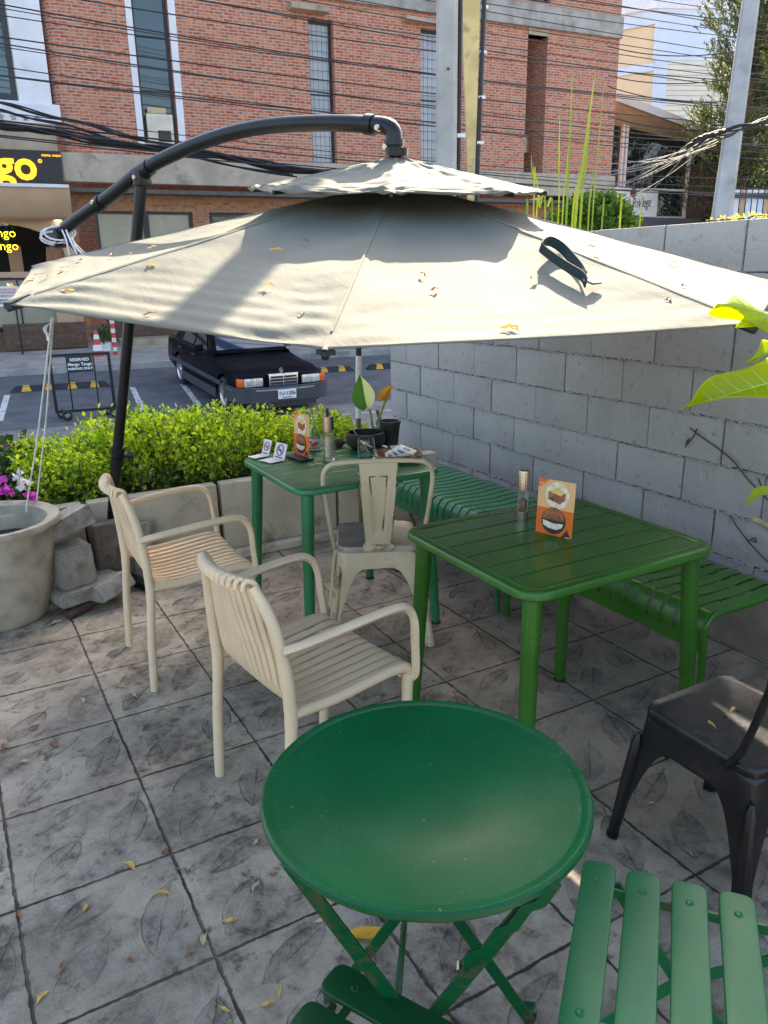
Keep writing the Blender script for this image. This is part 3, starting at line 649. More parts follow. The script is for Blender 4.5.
w1 = MB(); w1.box((22.0, .6, 4.4), (6.7, .03, 3.9)); w1.build('glass_front', M['dark_glass'], PV, smooth=0)
b = MB()
for s_ in (19.95, 20.12, 23.2): b.box((s_, .52, 4.6), (.09, .12, 4.0))
b.box((22.2, .52, 4.29), (2.0, .1, .06)); b.box((22.2, .52, 3.32), (2.0, .1, .08)); b.box((21.25, .52, 3.8), (.05, .1, .9)); b.build('white_frame', M['white_paint'], PV, smooth=0)
b = MB(); b.box((22, .4, 2.4), (7.2, .5, 1.75)); b.build('plinth', mat('grey_plinth', (.10, .105, .115), .7), PV, smooth=0)
b = MB(); b.box((24.1, .5, 3.9), (1.7, .2, 2.6)); b.build('maroon_door', mat('maroon_paint', (.085, .022, .022), .5), PV, smooth=0)
PV.location = FO+FN*3; PV.rotation_euler = (0, 0, FA)
t = thing('banner', 'white banner with dark script and a round emblem on the pavilion front', 'banner')
def bpt(u, v): s_, z_ = onfac(u, v, -3.2); return s_, z_
(s0, z1), (s1, z0) = bpt(609, 187), bpt(656, 217)
b = MB(); b.box(((s0+s1)/2, .2, (z0+z1)/2), (s1-s0, .03, z1-z0)); b.build('cloth', M['white_paint'], t, smooth=0)
sx, zx = bpt(641, 203); text('script', 'Privilege', .50, frame((sx, .178, zx), (1, 0, .04), (0, 0, 1)), M['black_text'], t, .003, .25); 
q = t.children[-1]; q.data.transform(Matrix.Translation((sx, .178, zx)) @ Matrix.Diagonal((.52, 1, 1, 1)) @ Matrix.Translation((-sx, -.178, -zx)))
sx, zx = bpt(633, 193); b = MB(); b.lathe([(0, 0), (.15, 0), (.15, .01), (0, .01)], 20, (sx, .175, zx), rotm(0, R(90))); b.build('emblem', mat('emblem_brown', (.16, .07, .04), .6), t)
sx, zx = bpt(627, 202); text('small_letter', 'd', .34, frame((sx, .178, zx), (1, 0, 0), (0, 0, 1)), M['black_text'], t, .003, .25)
t.location = FO+FN*3; t.rotation_euler = (0, 0, FA)

A = thing('apartment_building', 'tall apricot and pale blue building rising behind the pavilion roof', 'building')
def ap_(u, v, d): return atd(u, v, d)
c0 = Vector((42.0, 39.3, 0)); dl = Vector((-.42, .91, 0)).normalized(); dr = Vector((.93, -.37, 0)).normalized()
def bx(b, p, d1, l1, d2, l2, z0, z1):
    q = [p, p+d1*l1, p+d1*l1+d2*l2, p+d2*l2]; b.add([v_+Vector((0, 0, z0)) for v_ in q]+[v_+Vector((0, 0, z1)) for v_ in q], [(3, 2, 1, 0), (4, 5, 6, 7)]+[(i, (i+1) % 4, (i+1) % 4+4, i+4) for i in range(4)])
b = MB(); bx(b, c0, dl, 16, dr, 14, -1, 16.3); b.build('body', M['yellow_wall'], A, smooth=0)
b = MB(); o_ = -dl*.15
bx(b, c0-dr*.05+o_, dr, .75, dl, .16, -1, 16.6); bx(b, c0+o_*1.1-dr*.2, dr, 14, dl, .18, 13.9, 16.7); bx(b, c0-dr*.22, dl, 16, dr, .2, 15.9, 16.7); bx(b, c0-dr*.18, dl, 16, dr, .2, 13.3, 13.75); bx(b, c0-dr*.19, dl, 16, dr, .2, 10.8, 11.3); pass
b.build('bands', M['blue_wall'], A, smooth=0)
b = MB()
for k in range(24): bx(b, c0+dr*.56-dl*.1, dr, 13, dl, .1, 7+k*.29, 7+k*.29+.25)
b.build('shutter', M['cream_wall'], A, smooth=0)
b = MB(); bx(b, c0+dr*3+dl*2, dr, 8, dl, 8, 16.5, 19); b.build('roof_block', M['plaster_white'], A, smooth=0)
b = MB(); bx(b, c0-dr*.6-dl*.3, dl, 17, dr, 4, 16.7, 17.1); b.build('roof_slab', M['plaster_white'], A, smooth=0)

def utility_pole(name, label, base, topz, w0, w1_, lean=(0, 0), material=None, rz=0):
    t = thing(name, label, 'utility pole', base); b = MB(); p0 = Vector(base); p1 = Vector((base[0]+lean[0], base[1]+lean[1], topz)); n = 8
    def ring(i): k = w0+(w1_-w0)*i/n; h = k/2; c = h*.72; return [(h, c), (c, h), (-c, h), (-h, c), (-h, -c), (-c, -h), (c, -h), (h, -c)]
    b.cage([p0.lerp(p1, i/n) for i in range(n+1)], ring, (math.cos(rz), math.sin(rz), 0)); b.build('shaft', material or M['pole_concrete'], t, smooth=0); return t
UP1 = Vector((3.36, 5.02, -.68))
t = utility_pole('utility_pole', 'grey square concrete utility pole behind the parasol top', UP1, 9.2, .150, .122, (0, 0), rz=R(52))
b = MB()
b.tube([UP1+Vector((.075, -.055, .6)), UP1+Vector((.066, -.052, 9.6))], .016, 6)
b.build('conduit', M['cable'], t)
b = MB()
for z in (2.7, 3.7, 4.7, 5.7): b = MB(); b.box(UP1+Vector((.080, -.070, z*.85)), (.055, .02, .025), rotm(R(-40))); b.build('clip', M['white_paint'], t, smooth=0)
for z in (3.55, 4.75): b = MB(); b.tube([UP1+Vector((-.035, -.070, z)), UP1+Vector((-.037, -.073, z+.004))], .010, 8); b.build('bolt_hole', M['black_sat'], t)
p0 = atd(471, 180, 6.1); p1 = atd(470.5, 0, 6.1)
t = thing('support_post', 'tan tapered post with black conduit leaning against the grey utility pole', 'post', (p0.x, p0.y, -.6))
b = MB(); pp = p0.lerp(p1, -1.5); pp.z = -.6; pt = p1+(p1-p0)*.5
def rg(i): k = (.05, .05, .145, .20)[i]*.5; return [(k, .05), (-k, .05), (-k, -.05), (k, -.05)]
b.cage([Vector((p0.x, p0.y, -.68)), p0, p1, pt], rg, tuple(Vector((-.5, -.86, 0)))); b.build('shaft', M['pole_tan'], t, smooth=0)
b = MB(); b.tube([(p0.x+.02, p0.y-.06, -.68), Vector(p0)+Vector((.015, -.06, 0)), Vector(p1)+Vector((.075, -.08, 0)), Vector(pt)+Vector((.11, -.09, 0))], .020, 8); b.build('conduit', M['cable'], t)
b = MB()
for k in (.2, .45, .7, .95): q = p0.lerp(p1, k); b = MB(); b.box(q+Vector((.02+.06*k, -.085, 0)), (.055, .014, .022), rotm(R(-35))); b.build('clip', M['white_paint'], t, smooth=0)
d2 = 11.2; q0 = atd(722, 213, d2); q1 = atd(751, 0, d2)
UP2 = Vector((q0.x, q0.y, -.7)); ln = (q1-q0); sc = (9.5-UP2.z)/ln.z
t = utility_pole('utility_pole', 'grey tapered concrete utility pole carrying the cable bundle in front of the pines', UP2-Vector((ln.x, ln.y, 0))*((q0.z+.7)/ln.z), 9.5, .31, .18, (ln.x*sc, ln.y*sc), rz=R(40))

# cables ------------------------------------------------------------
def cable(a, c, sag, r=.008, n=14): return [Vector(a).lerp(Vector(c), i/n)+Vector((0, 0, -sag*4*(i/n)*(1-i/n))) for i in range(n+1)]
rc = random.Random(11)
for k in range(34):                                           # thin lines strung in front of the brick front
    z = (3.3+k*.15)+rc.uniform(-.07, .07)
    y0 = rc.uniform(13.0, 14.2)
    aL = Vector((-9, 15.6+rc.uniform(-.4, .4), z+1.3+rc.uniform(-.1, .1))); aR = Vector((18, 11.8+rc.uniform(-.4, .4), z-.35+rc.uniform(-.35, .25)))
    b = MB(); b.tube(cable(aL, aR, rc.uniform(.25, .6), n=24), rc.choice((.007, .008, .010)), 4, cap=False)
    tag(b.build('power_line', M['cable']), 'thin dark overhead line sagging across the red brick front', 'cable', 'thin overhead lines in front of the brick building')
def bundle(name, label, pts, r, material, strands=7, seed=1, spread=1):
    q = random.Random(seed); t = thing(name, label, 'cable bundle', pts[0])
    P = smoothpath(pts, 8)
    for k in range(strands):
        o = Vector((q.uniform(-1, 1), q.uniform(-1, 1), q.uniform(-1, 1)))*r*spread; b = MB(); ph = q.uniform(0, 6)
        b.tube([p+o+Vector((0, 0, math.sin(i*.55+ph)*r*.5)) for i, p in enumerate(P)], r*q.uniform(.18, .40), 5, cap=False); b.build('strand', material, t)
    return t
D = 13.2
bundle('cable_bundle', 'thick sagging bundle of black cables above the shop sign and parasol arm', [atd(-60, 112, D), atd(0, 124, D), atd(60, 133, D), atd(140, 146, D), atd(200, 152, D), atd(260, 163, D), atd(330, 172, D), atd(440, 168, D-1)], .055, M['cable'], 9, 2)
bundle('cable_bundle', 'loose upper bunch of black cables crossing from the white front to the brick corner', [atd(-50, 96, 14.5), atd(0, 108, 14.5), atd(60, 122, 14.5), atd(120, 138, 14.5), atd(200, 156, 14.5), atd(300, 176, 14.5)], .05, M['cable'], 6, 3, 2.2)
bundle('cable_bundle', 'black cable bundle running to the grey pole before the pines', [atd(800, 110, d2-.15), atd(768, 121, d2-.12), atd(735, 131, d2-.12), atd(708, 137, d2), atd(690, 148, d2+.3)], .05, M['cable'], 8, 4)
for k in range(10):
    u0 = rc.uniform(696, 720); v0 = rc.uniform(133, 150); u1 = rc.uniform(560, 625); v1 = rc.uniform(150, 215)
    b = MB(); b.tube(cable(atd(u0, v0, d2+.2), atd(u1, v1, 15), .12), .0065, 4, cap=False)
    tag(b.build('service_cable', M['cable_pale']), 'sun bleached service cable fanning down from the grey pole to the brick corner', 'cable', 'pale service cables fanning from the pole')
for k in range(4):
    b = MB(); b.tube(cable(atd(768, 45+k*26, d2+.3), atd(608, 50+k*22+rc.uniform(-8, 8), 14), .15), .008, 4, cap=False)
    tag(b.build('pole_line', M['cable']), 'thin dark line passing between the pines and the apricot building', 'cable', 'thin lines past the pines')

# pines -------------------------------------------------------------
M['needles'] = leafmat('pine_needles', [(.016, .030, .014), (.035, .058, .022), (.075, .10, .036), (.13, .14, .06)], .25, .6)
def pine(label, base, H, W, seed, dens=1.0):
    q = random.Random(seed); base = Vector(base); t = thing('pine_tree', label, 'tree', base)
    tr = MB(); tr.tube([base+Vector((q.uniform(-.05, .05)*i, q.uniform(-.05, .05)*i, H*i/8)) for i in range(9)], [.26*(1-i/9)+.03 for i in range(9)], 8); cr = MB(); lim = MB()
    lv = 30
    for k in range(lv):
        h = H*(.16+.82*k/lv); L = W*min(1, .45+k/lv*2.2)*(1-(k/lv)**1.5*.85)*q.uniform(.7, 1.1)
        for j in range(7):
            az = q.uniform(0, 6.283); L2 = L*q.uniform(.6, 1.05); d = Vector((math.cos(az), math.sin(az), 0))
            pts = [base+Vector((0, 0, h))+d*L2*s_+Vector((0, 0, -.10*L2*math.sin(s_*3)+.28*L2*s_*s_)) for s_ in (0, .3, .6, .85, 1)]
            lim.tube(pts, [.035, .028, .02, .012, .006], 4, cap=False)
            for c in range(int(34*dens)):
                s_ = q.uniform(.28, 1.0); i = min(3, int(s_*4)); p = pts[i].lerp(pts[i+1], s_*4-i) if i < 4 else pts[-1]
                p = p+Vector((q.gauss(0, .16), q.gauss(0, .16), q.gauss(.02, .10)))
                ax = (d*.5+Vector((0, 0, .9))+Vector((q.gauss(0, .35), q.gauss(0, .35), q.gauss(0, .2)))).normalized()
                for nn in range(13):
                    dd = (ax*.8+Vector((q.gauss(0, .5), q.gauss(0, .5), q.gauss(0, .4)))).normalized(); sd_ = dd.orthogonal(); sd_.rotate(Matrix.Rotation(q.uniform(0, 6.28), 3, dd)); LL = q.uniform(.08, .15); o_ = ax*q.uniform(0, .34)
                    cr.add([p+o_+sd_*.014, p+o_+dd*LL, p+o_-sd_*.014], [(0, 1, 2)])
    tr.add(lim.v, lim.f); tr.build('trunk', M['bark'], t, recalc=False, merge=False); cr.build('crown', M['needles'], t, smooth=0, recalc=False, merge=False)
pb = atd(737, 214, 27); pine('tall dark pine directly behind the grey pole at the right', (pb.x, pb.y, -.5), 15.5, 2.5, 21)
pb = atd(790, 214, 29); pine('broad pine cut by the right edge of the view', (pb.x, pb.y, -.5), 14, 2.6, 22)
pb = atd(755, 214, 36); pine('shaded pine filling the gap behind the other two pines', (pb.x, pb.y, -.5), 12.5, 3.0, 23, .8)
# fence and gate posts under the pines
t = thing('picket_fence', 'low pale fence under the pines at the right edge', 'fence', atd(745, 214, 22))
for k in range(9):
    p = atd(736+k*6, 205, 22); b = MB(); b.box((p.x, p.y, p.z-.6), (.12, .05, 2.0), rotm(R(-30))); b.build('board', M['plaster_white'] if k in (0, 3) else M['tan_panel'] if k % 2 else M['blue_wall'], t, smooth=0)
p = atd(732, 196, 21.8); q = atd(790, 196, 21.8); b = MB(); b.bar([p, q], .08, .1); b.build('rail', M['dark_frame'], t, smooth=0)
# ------------------------------------------------------------------ parasol
def fabric_mat(name, base, trans):
    m, t, b = new_mat(name); X.t = t; P = coords(t)
    n1 = X(noise(t, P, 2.3, 6, .6)); n2 = X(noise(t, P, 14, 6, .65)); n3 = X(noise(t, P, 160, 3)); n4 = X(noise(t, P, 3.4, 8, .7, .5))
    c = mixc(t, sstep(n1, .3, .7), tuple(q*.86 for q in base), tuple(q*1.08 for q in base))
    c = mixc(t, sstep(n4, .55, .72)*.35, c, tuple(q*.62 for q in base)); c = mixc(t, sstep(n2, .58, .75)*.30, c, (.22, .19, .14))
    t.links.new(c, b.inputs['Base Color']); b.inputs['Roughness'].default_value = .85; b.inputs['Specular IOR Level'].default_value = .2
    mp = t.nodes.new('ShaderNodeMapping'); mp.inputs['Scale'].default_value = (26, 9, 9); mp.inputs['Rotation'].default_value = (0, 0, .55); t.links.new(P, mp.inputs[0])
    wv = X(noise(t, mp.outputs[0], 1.2, 4, .6)); bump(t, b, n3*.12+wv*.5+n2*.25, .35, .012)
    tr = t.nodes.new('ShaderNodeBsdfTranslucent'); t.links.new(c, tr.inputs[0]); ms = t.nodes.new('ShaderNodeMixShader'); ms.inputs[0].default_value = trans
    t.links.new(b.outputs[0], ms.inputs[1]); t.links.new(tr.outputs[0], ms.inputs[2]); t.links.new(ms.outputs[0], t.nodes['Material Output'].inputs[0]); return m
M['canvas'] = fabric_mat('weathered_canvas', (.185, .184, .150), .06)
M['canvas_dark'] = fabric_mat('dark_canvas', (.035, .055, .055), .02)
M['umb_metal'] = mat('parasol_black_tube', (.007, .009, .011), .32, .0, .3, 9, spec=.4)
H0 = Vector((1.477, 2.515, 1.863)); UN = Vector((-.029, -.103, .994)).normalized()
CC = [Vector(q) for q in ((.171, 2.331, 1.5), (.686, 1.465, 1.414), (1.708, 1.218, 1.428), (2.579, 1.755, 1.498), (2.885, 2.80, 1.588), (2.31, 3.68, 1.66), (1.272, 3.874, 1.685), (.359, 3.357, 1.607))]
PB = Vector((.612, 4.248, 0)); pd_ = (H0-PB); pd_.z = 0; pd_.normalize(); pn = Vector((pd_.y, -pd_.x, 0))
def pl_(u, v): return meet(u, v, PB, pn)
U = thing('cantilever_parasol', 'large faded grey green cantilever parasol on a leaning black pole', 'parasol', PB)
def canopy(name, apex, cs, inner, mesh_n, sag, wr, parent, seed, material, crown=.12):
    """eight sewn panels; cloth sags between the ribs and puckers near the hem"""
    q = random.Random(seed); b = MB(); n = len(cs)
    for k in range(n):
        A, C = cs[k], cs[(k+1) % n]; nr = (A-apex).cross(C-apex).normalized(); nr = -nr if nr.z < 0 else nr
        ph = [q.uniform(0, 6.28) for _ in range(6)]; fr_ = [q.uniform(.8, 1.25) for _ in range(6)]
        def fn(i, j):
            s_ = inner+(1-inner)*i; p = apex.lerp(A, s_).lerp(apex.lerp(C, s_), j); e = math.sin(math.pi*j)
            amp = (1.0, .30, .4, .5, .5, .5, .5, .8)[k] if crown < .2 else 1; hem = amp*max(0, (s_-.62)/.38)**1.6
            d = -sag*e*s_*(1.12-s_)*4
            # folds run from the corners along the hem
            d += wr*hem*e**.5*(math.sin(58*fr_[0]*s_+5*j*fr_[1]+ph[0])*.38+math.sin(104*fr_[2]*s_-7*j+ph[1]+1.5*math.sin(5*j+ph[2]))*.42)
            d += wr*.9*hem*min(1, min(j, 1-j)*14)*math.exp(-((min(j, 1-j))/.18)**2)*math.sin(95*s_+16*j+ph[2])
            d += wr*.5*(1-e)*math.sin(30*s_+ph[3])*min(1, j*12)*min(1, (1-j)*12)
            d += wr*.55*crown*math.sin(math.pi*min(1, i*1.15))*math.sin(2*math.pi*(4*j+ph[4]*.1)+2.5*s_)*min(1, j*8)*min(1, (1-j)*8)
            p = p+nr*d
            if i > .999: p = p-(p-apex).normalized()*.006*e          # hem drawn in between corners
            return p
        b.grid(fn, mesh_n, mesh_n)
    # hem
    o = b.build(name, material, parent, smooth=50, recalc=False)
    md = o.modifiers.new('cloth', 'SOLIDIFY'); md.thickness = .0025; md.offset = -1
    return o
can = canopy('canopy', H0, CC, .10, 110, .012, .0062, U, 5, M['canvas'])
for k in range(8):                                           # dark corner pockets
    b = MB()
    A = CC[k]
    lift = UN*(.003 if k in (0, 2) else -.005); q_ = [A+(A-H0)*.004, A.lerp(CC[(k+1) % 8], .022), A.lerp(H0, .05 if k in (0, 2) else .02), A.lerp(CC[k-1], .022)]; b.add([v_+lift for v_ in q_]+[v_-UN*.014 for v_ in q_], [(0, 1, 2, 3), (7, 6, 5, 4)]+[(i, (i+1) % 4, (i+1) % 4+4, i+4) for i in range(4)]); b.build('corner_pocket', M['canvas_dark'], can, smooth=0)
for k in range(8):
    A = CC[k]; b = MB(); b.bar([H0.lerp(A, .14+.8*q/30)+UN*.0026 for q in range(31)], .006, .0012, tuple(UN)); b.build('seam', M['canvas'], can, smooth=0)
VA = H0+UN*.078; e1 = Vector((0, 1, 0)).cross(UN).normalized(); e2 = UN.cross(e1)
va = 9.581+R(4); VC = [VA-UN*.108+(e1*math.cos(va+math.pi*k/4)+e2*math.sin(va+math.pi*k/4))*.522 for k in range(8)]
ven = canopy('vent', VA, VC, .03, 56, .006, .009, U, 9, M['canvas'], .22)
# ribs and struts under the cloth
for k in range(8):
    A = CC[k]; b = MB(); b.bar([H0-UN*.03, H0.lerp(A, .5)-UN*.022, A-UN*.012], .016, .024, tuple(UN)); b.build('rib', M['umb_metal'], U, smooth=0)
    b = MB(); b.bar([H0-UN*.30, H0.lerp(A, .52)-UN*.03], .014, .02, tuple(UN)); b.build('strut', M['umb_metal'], U, smooth=0)
    b = MB(); b.bar([H0+UN*.01, VC[k]-UN*.008], .01, .012, tuple(UN)); b.build('vent_rib', M['umb_metal'], U, smooth=0)
b = MB(); b.tube([H0-UN*.36, H0-UN*.26, H0-UN*.25, H0-UN*.02], [.035, .035, .022, .022], 14); b.tube([H0-UN*.05, H0+UN*.0], .05, 14); b.build('hub', M['umb_metal'], U)
# pole, arm, fittings
pt = pl_(142, 176)
b = MB(); b.tube([PB, PB.lerp(pt, .5), pt], .026, 16); b.build('pole', M['umb_metal'], U)
b = MB()
for f in (.33, .36): b.tube([PB.lerp(pt, f-.012), PB.lerp(pt, f+.012)], .033, 14)
b.build('sleeve', M['umb_metal'], U)
kb = PB.lerp(pt, .345); b = MB(); b.tube([kb, kb+pn*-.0+Vector((.06, -.02, 0))], .011, 8); b.tube([kb+Vector((.05, -.017, 0)), kb+Vector((.075, -.025, 0))], .02, 10); b.build('knob', M['umb_metal'], U)
armpts = [pl_(*q) for q in ((60, 232), (80, 217), (100, 203), (120, 188), (143, 170), (180, 151), (220, 136), (260, 127), (300, 123.5), (340, 123), (372, 124.5))]
end = VA+UN*.115
b = MB(); P_ = smoothpath(armpts, 4); b.tube(P_, .0285, 16); arm = b.build('arm', M['umb_metal'], U)
for (u, v, u2, v2) in ((96, 206, 102, 201.5), (137, 175, 150, 167), (366, 124.3, 374, 125)): b = MB(); b.tube([pl_(u, v), pl_(u2, v2)], .034, 16); b.build('collar', M['umb_metal'], arm)
for q in (pl_(99, 203), pl_(383, 129), pl_(391, 148), pl_(141, 178)): b = MB(); b.lathe([(0, -.042), (.009, -.042), (.011, -.036), (.011, .036), (.009, .042), (0, .042)], 10, q, pn.to_track_quat('Z', 'Y').to_matrix()); b.build('bolt', M['steel'], arm)
b = MB(); el = [armpts[-1]+(armpts[-1]-armpts[-2])*.1]+[pl_(386, 125.5), pl_(393, 129)]; top_ = pl_(394.5, 135)
b.tube(smoothpath([armpts[-1], pl_(383, 125.5), pl_(390.5, 128.5), pl_(394, 134.5), pl_(394.3, 144), VA+UN*.0], 4), .0285, 14); b.tube([pl_(394.2, 140), pl_(394.3, 146)], .035, 14); b.tube([VA+UN*.0, VA+UN*.025], .040, 14); b.build('elbow', M['umb_metal'], U)
b = MB(); b.tube([pt, pl_(143, 171)], .034, 14); b.box(pl_(142, 178), (.05, .07, .07), rotm(math.atan2(pd_.y, pd_.x)), bev=.012); b.build('hinge', M['umb_metal'], U)
ae = pl_(57, 234); b = MB(); b.lathe([(0, -.035), (.05, -.035), (.055, -.02), (.055, .02), (.05, .035), (0, .035)], 18, ae+Vector((0, 0, -.012)), pn.to_track_quat('Z', 'Y').to_matrix()); b.build('end_pulley', M['umb_metal'], U)
b = MB(); b.tube([pl_(64, 236), pl_(90, 262), pl_(126, 300)], .017, 10); b.build('brace', M['umb_metal'], U)
b = MB()
for a in (0, 90): b.box(PB+Vector((0, 0, .02)), (.9 if a == 0 else .06, .06 if a == 0 else .9, .04 if a == 0 else .036), rotm(R(20)), bev=.004)
b.build('base', M['umb_metal'], U, smooth=0)
# fastening strap thrown over the cloth: a folded loop
def panel_pt(u, v, k, h=0):
    n = (CC[k]-H0).cross(CC[(k+1) % 8]-H0).normalized(); n = -n if n.z < 0 else n
    return meet(u, v, H0+n*h, n)
b = MB(); sp = smoothpath([panel_pt(586, 283, 1, .012), panel_pt(582, 276, 1, .018), panel_pt(566, 266, 1, .02), panel_pt(546, 252, 1, .022), panel_pt(541, 246, 1, .028), panel_pt(549, 241, 1, .026), panel_pt(562, 248, 1, .012), panel_pt(578, 266, 1, .010), panel_pt(584, 276, 1, .014)], 6)
b.bar(sp, .004, .027, tuple(UN), .1); b.build('strap', M['canvas_dark'], can, smooth=40)
b = MB(); b.bar([panel_pt(583, 279, 1, .016), panel_pt(590, 282, 1, .012), panel_pt(597, 281, 1, .008)], .03, .006, tuple(UN)); b.build('strap_tab', mat('pale_buckle', (.16, .16, .15), .6), can)
# white ropes
M['rope'] = mat('white_rope', (.72, .74, .76), .8, 0, .08, 30)
t = thing('rope', 'white rope coiled round the lower end of the black parasol arm', 'rope', ae)
b = MB()
for k, (du, dv, rr2) in enumerate(((0, 0, .036), (3, -2, .033), (-2, 3, .030))):
    c = pl_(57+du, 235+dv)-pn*.0; c = c+(CAM-c).normalized()*.05; d = (CAM-c).normalized(); a1 = d.cross(Vector((0, 0, 1))).normalized(); a2 = a1.cross(d)
    b.tube([c+a1*math.cos(q/16*6.283)*rr2*1.2+a2*math.sin(q/16*6.283)*rr2+a1*a2.z*.03*math.cos(q/16*6.283) for q in range(16)], .0045, 6, closed=True)
for u0, v0, u1, v1 in ((66, 240, 71, 262), (70, 240, 80, 260), (76, 247, 86, 258)): b.tube(smoothpath([pl_(u0-4, v0-10)+(CAM-ae).normalized()*.05, pl_(u0, v0)+(CAM-ae).normalized()*.05, pl_(u1, v1)+(CAM-ae).normalized()*.03], 5), .0045, 6)
b.build('coil', M['rope'], t)
for k, (lab, pts, knot) in enumerate((('left white tie rope hanging from the parasol hem down to the flower pot', [(52, 318, 2.32), (47, 360, 2.6), (37, 440, 3.05), (28, 496, 3.35), (26, 512, 3.42)], 1), ('right white tie rope hanging from the parasol hem down to the hedge', [(53, 318, 2.32), (51, 350, 2.55), (46, 420, 3.0), (39, 480, 3.4), (37, 500, 3.55)], 0))):
    t = thing('tie_rope', lab, 'rope', atd(*pts[0]), 'tie ropes at the parasol hem'); b = MB(); b.tube(smoothpath([atd(*q) for q in pts], 5), .0033, 6); b.build('strand', M['rope'], t)
    if knot:
        b = MB(); c = atd(49, 338, 2.40)
        for q in range(7): b.tube(smoothpath([c, c+Vector((-.005*q*.4, 0, .010+.003*q)), c+Vector((-.014+.004*q, .005*(q % 3), .026+.003*q))], 3), [.0022]*6+[.0008], 5)
        b.tube([c-Vector((0, 0, .008)), c+Vector((0, 0, .008))], .007, 8); b.build('frayed_knot', M['rope'], t)
# white sleeved prop
t = thing('prop_pole', 'upright white sleeved prop pole with black top under the parasol hem', 'pole', (1.93, 3.72, 0))
zt = 1.672; a_ = Vector((1.93, 3.72, 0)); tp_ = aty(358.5, 349, 3.72); bt = aty(358.5, 418, 3.72)
b = MB(); b.tube([(bt.x, 3.72, 0), (bt.x, 3.72, bt.z)], .013, 10); b.build('wooden_stake', mat('stake_wood', (.16, .11, .07), .8), t)
b = MB(); b.tube([(bt.x, 3.72, bt.z), (tp_.x, 3.72, tp_.z-.035)], .0165, 14); b.build('white_sleeve', M['white_paint'], t)
b = MB(); b.tube([(tp_.x, 3.72, tp_.z-.036), (tp_.x, 3.72, zt)], .0155, 14); b.build('black_top', M['black_sat'], t)

# ------------------------------------------------------------------ slatted cream armchairs
M['cream'] = mat('cream_resin', (.76, .58, .37), .42, 0, .06, 7, spec=.4, dirt=(.56, .42, .28), dscale=6, dlo=.55, dhi=.85)
def armchair():
    t = thing('armchair', 'cream slatted resin armchair drawn up to the middle green table', 'chair')
    prof = smoothpath([(.255, 0, .395), (.262, 0, .418), (.235, 0, .442), (.12, 0, .436), (-.05, 0, .422), (-.15, 0, .425), (-.190, 0, .465), (-.205, 0, .56), (-.226, 0, .70), (-.240, 0, .775), (-.256, 0, .798), (-.274, 0, .794), (-.279, 0, .776)], 5)
    def half(p):                                             # half width of the slatted sheet along its run
        z, x = p.z, p.x
        if x > -.15 and z < .5: return .205+.02*(x+.15)/.4
        return np.interp(z, [.42, .48, .58, .70, .80], [.205, .192, .194, .172, .142]) if x > -.262 else .136
    n = 11; seat = MB(); back = MB()
    split = next(i for i, p in enumerate(prof) if p.z > .44 and p.x < -.17)
    for k in range(n):
        f = -1+2*k/(n-1)
        def path(ps):
            o = []
            for p in ps:
                h = half(p); bow = -.028*(1-f*f)*min(1, max(0, (p.z-.44)/.25)) if p.x < -.1 else 0   # the back curves round the sitter
                o.append(Vector((p.x+bow, f*h*.93, p.z-.008*(1-f*f)*(1 if p.z < .45 else 0))))
            return o
        wd = .0262
        seat.bar(path(prof[:split+1]), wd, .012, (0, 0, 1), .25); back.bar(path(prof[split:]), wd, .013, (-1, 0, 0), .25)
    seat.build('seat', M['cream'], t, smooth=30); back.build('backrest', M['cream'], t, smooth=30)
    for s in (-1, 1):
        L = MB(); L.tube(smoothpath([(-.235, s*.225, 0), (-.222, s*.224, .22), (-.205, s*.222, .40), (-.205, s*.222, .46)], 4), [.0165]+[.018]*7+[.020]*4+[.02], 12); L.build('leg', M['cream'], t)
        L = MB(); L.tube(smoothpath([(.215, s*.225, 0), (.232, s*.226, .2), (.240, s*.226, .38), (.246, s*.226, .415)], 4), [.0165]+[.018]*7+[.019]*4+[.019], 12); L.build('leg', M['cream'], t)
        L = MB(); L.tube(smoothpath([(-.205, s*.222, .44), (-.210, s*.220, .54), (-.224, s*.200, .66), (-.238, s*.176, .73), (-.256, s*.142, .785)], 5), [.019]*12+[.0185]*5+[.0165]*4, 12); L.build('back_frame', M['cream'], t)
        L = MB(); L.bar(smoothpath([(-.205, s*.222, .425), (-.05, s*.224, .424), (.12, s*.226, .438), (.21, s*.227, .441), (.248, s*.227, .425), (.252, s*.227, .39)], 4), .026, .034, (0, 0, 1), .45); L.build('seat_rail', M['cream'], t, smooth=50)
        L = MB(); pth = smoothpath([(-.220, s*.226, .622), (-.15, s*.250, .636), (0, s*.262, .652), (.14, s*.264, .660), (.205, s*.262, .650), (.240, s*.258, .605), (.250, s*.252, .52), (.258, s*.244, .43), (.250, s*.232, .405)], 6)
        L.bar(pth, .034, .027, (0, 0, 1), .48); L.build('armrest', M['cream'], t, smooth=50)
    L = MB(); L.bar([(-.12, -.21, .403), (-.12, .21, .403)], .024, .014, (0, 0, 1), .4); L.bar([(.225, -.21, .41), (.225, .21, .41)], .02, .02, (0, 0, 1), .4); L.bar([(.02, -.21, .405), (.02, .21, .405)], .03, .014, (0, 0, 1), .4); L.build('cross_rail', M['cream'], t, smooth=50)
    for c in t.children:
        for v_ in c.data.vertices: v_.co.x *= .90
    return t
ch = armchair(); ch.location = (.818, 1.972, 0); ch.rotation_euler = (0, 0, R(8))
ch['label'] = 'cream slatted armchair nearer the round table, its back towards the viewer'; ch['group'] = 'cream slatted armchairs'
dup(ch, (.737, 3.045, 0), R(0), 'cream slatted armchair farther off beside the broken concrete blocks')

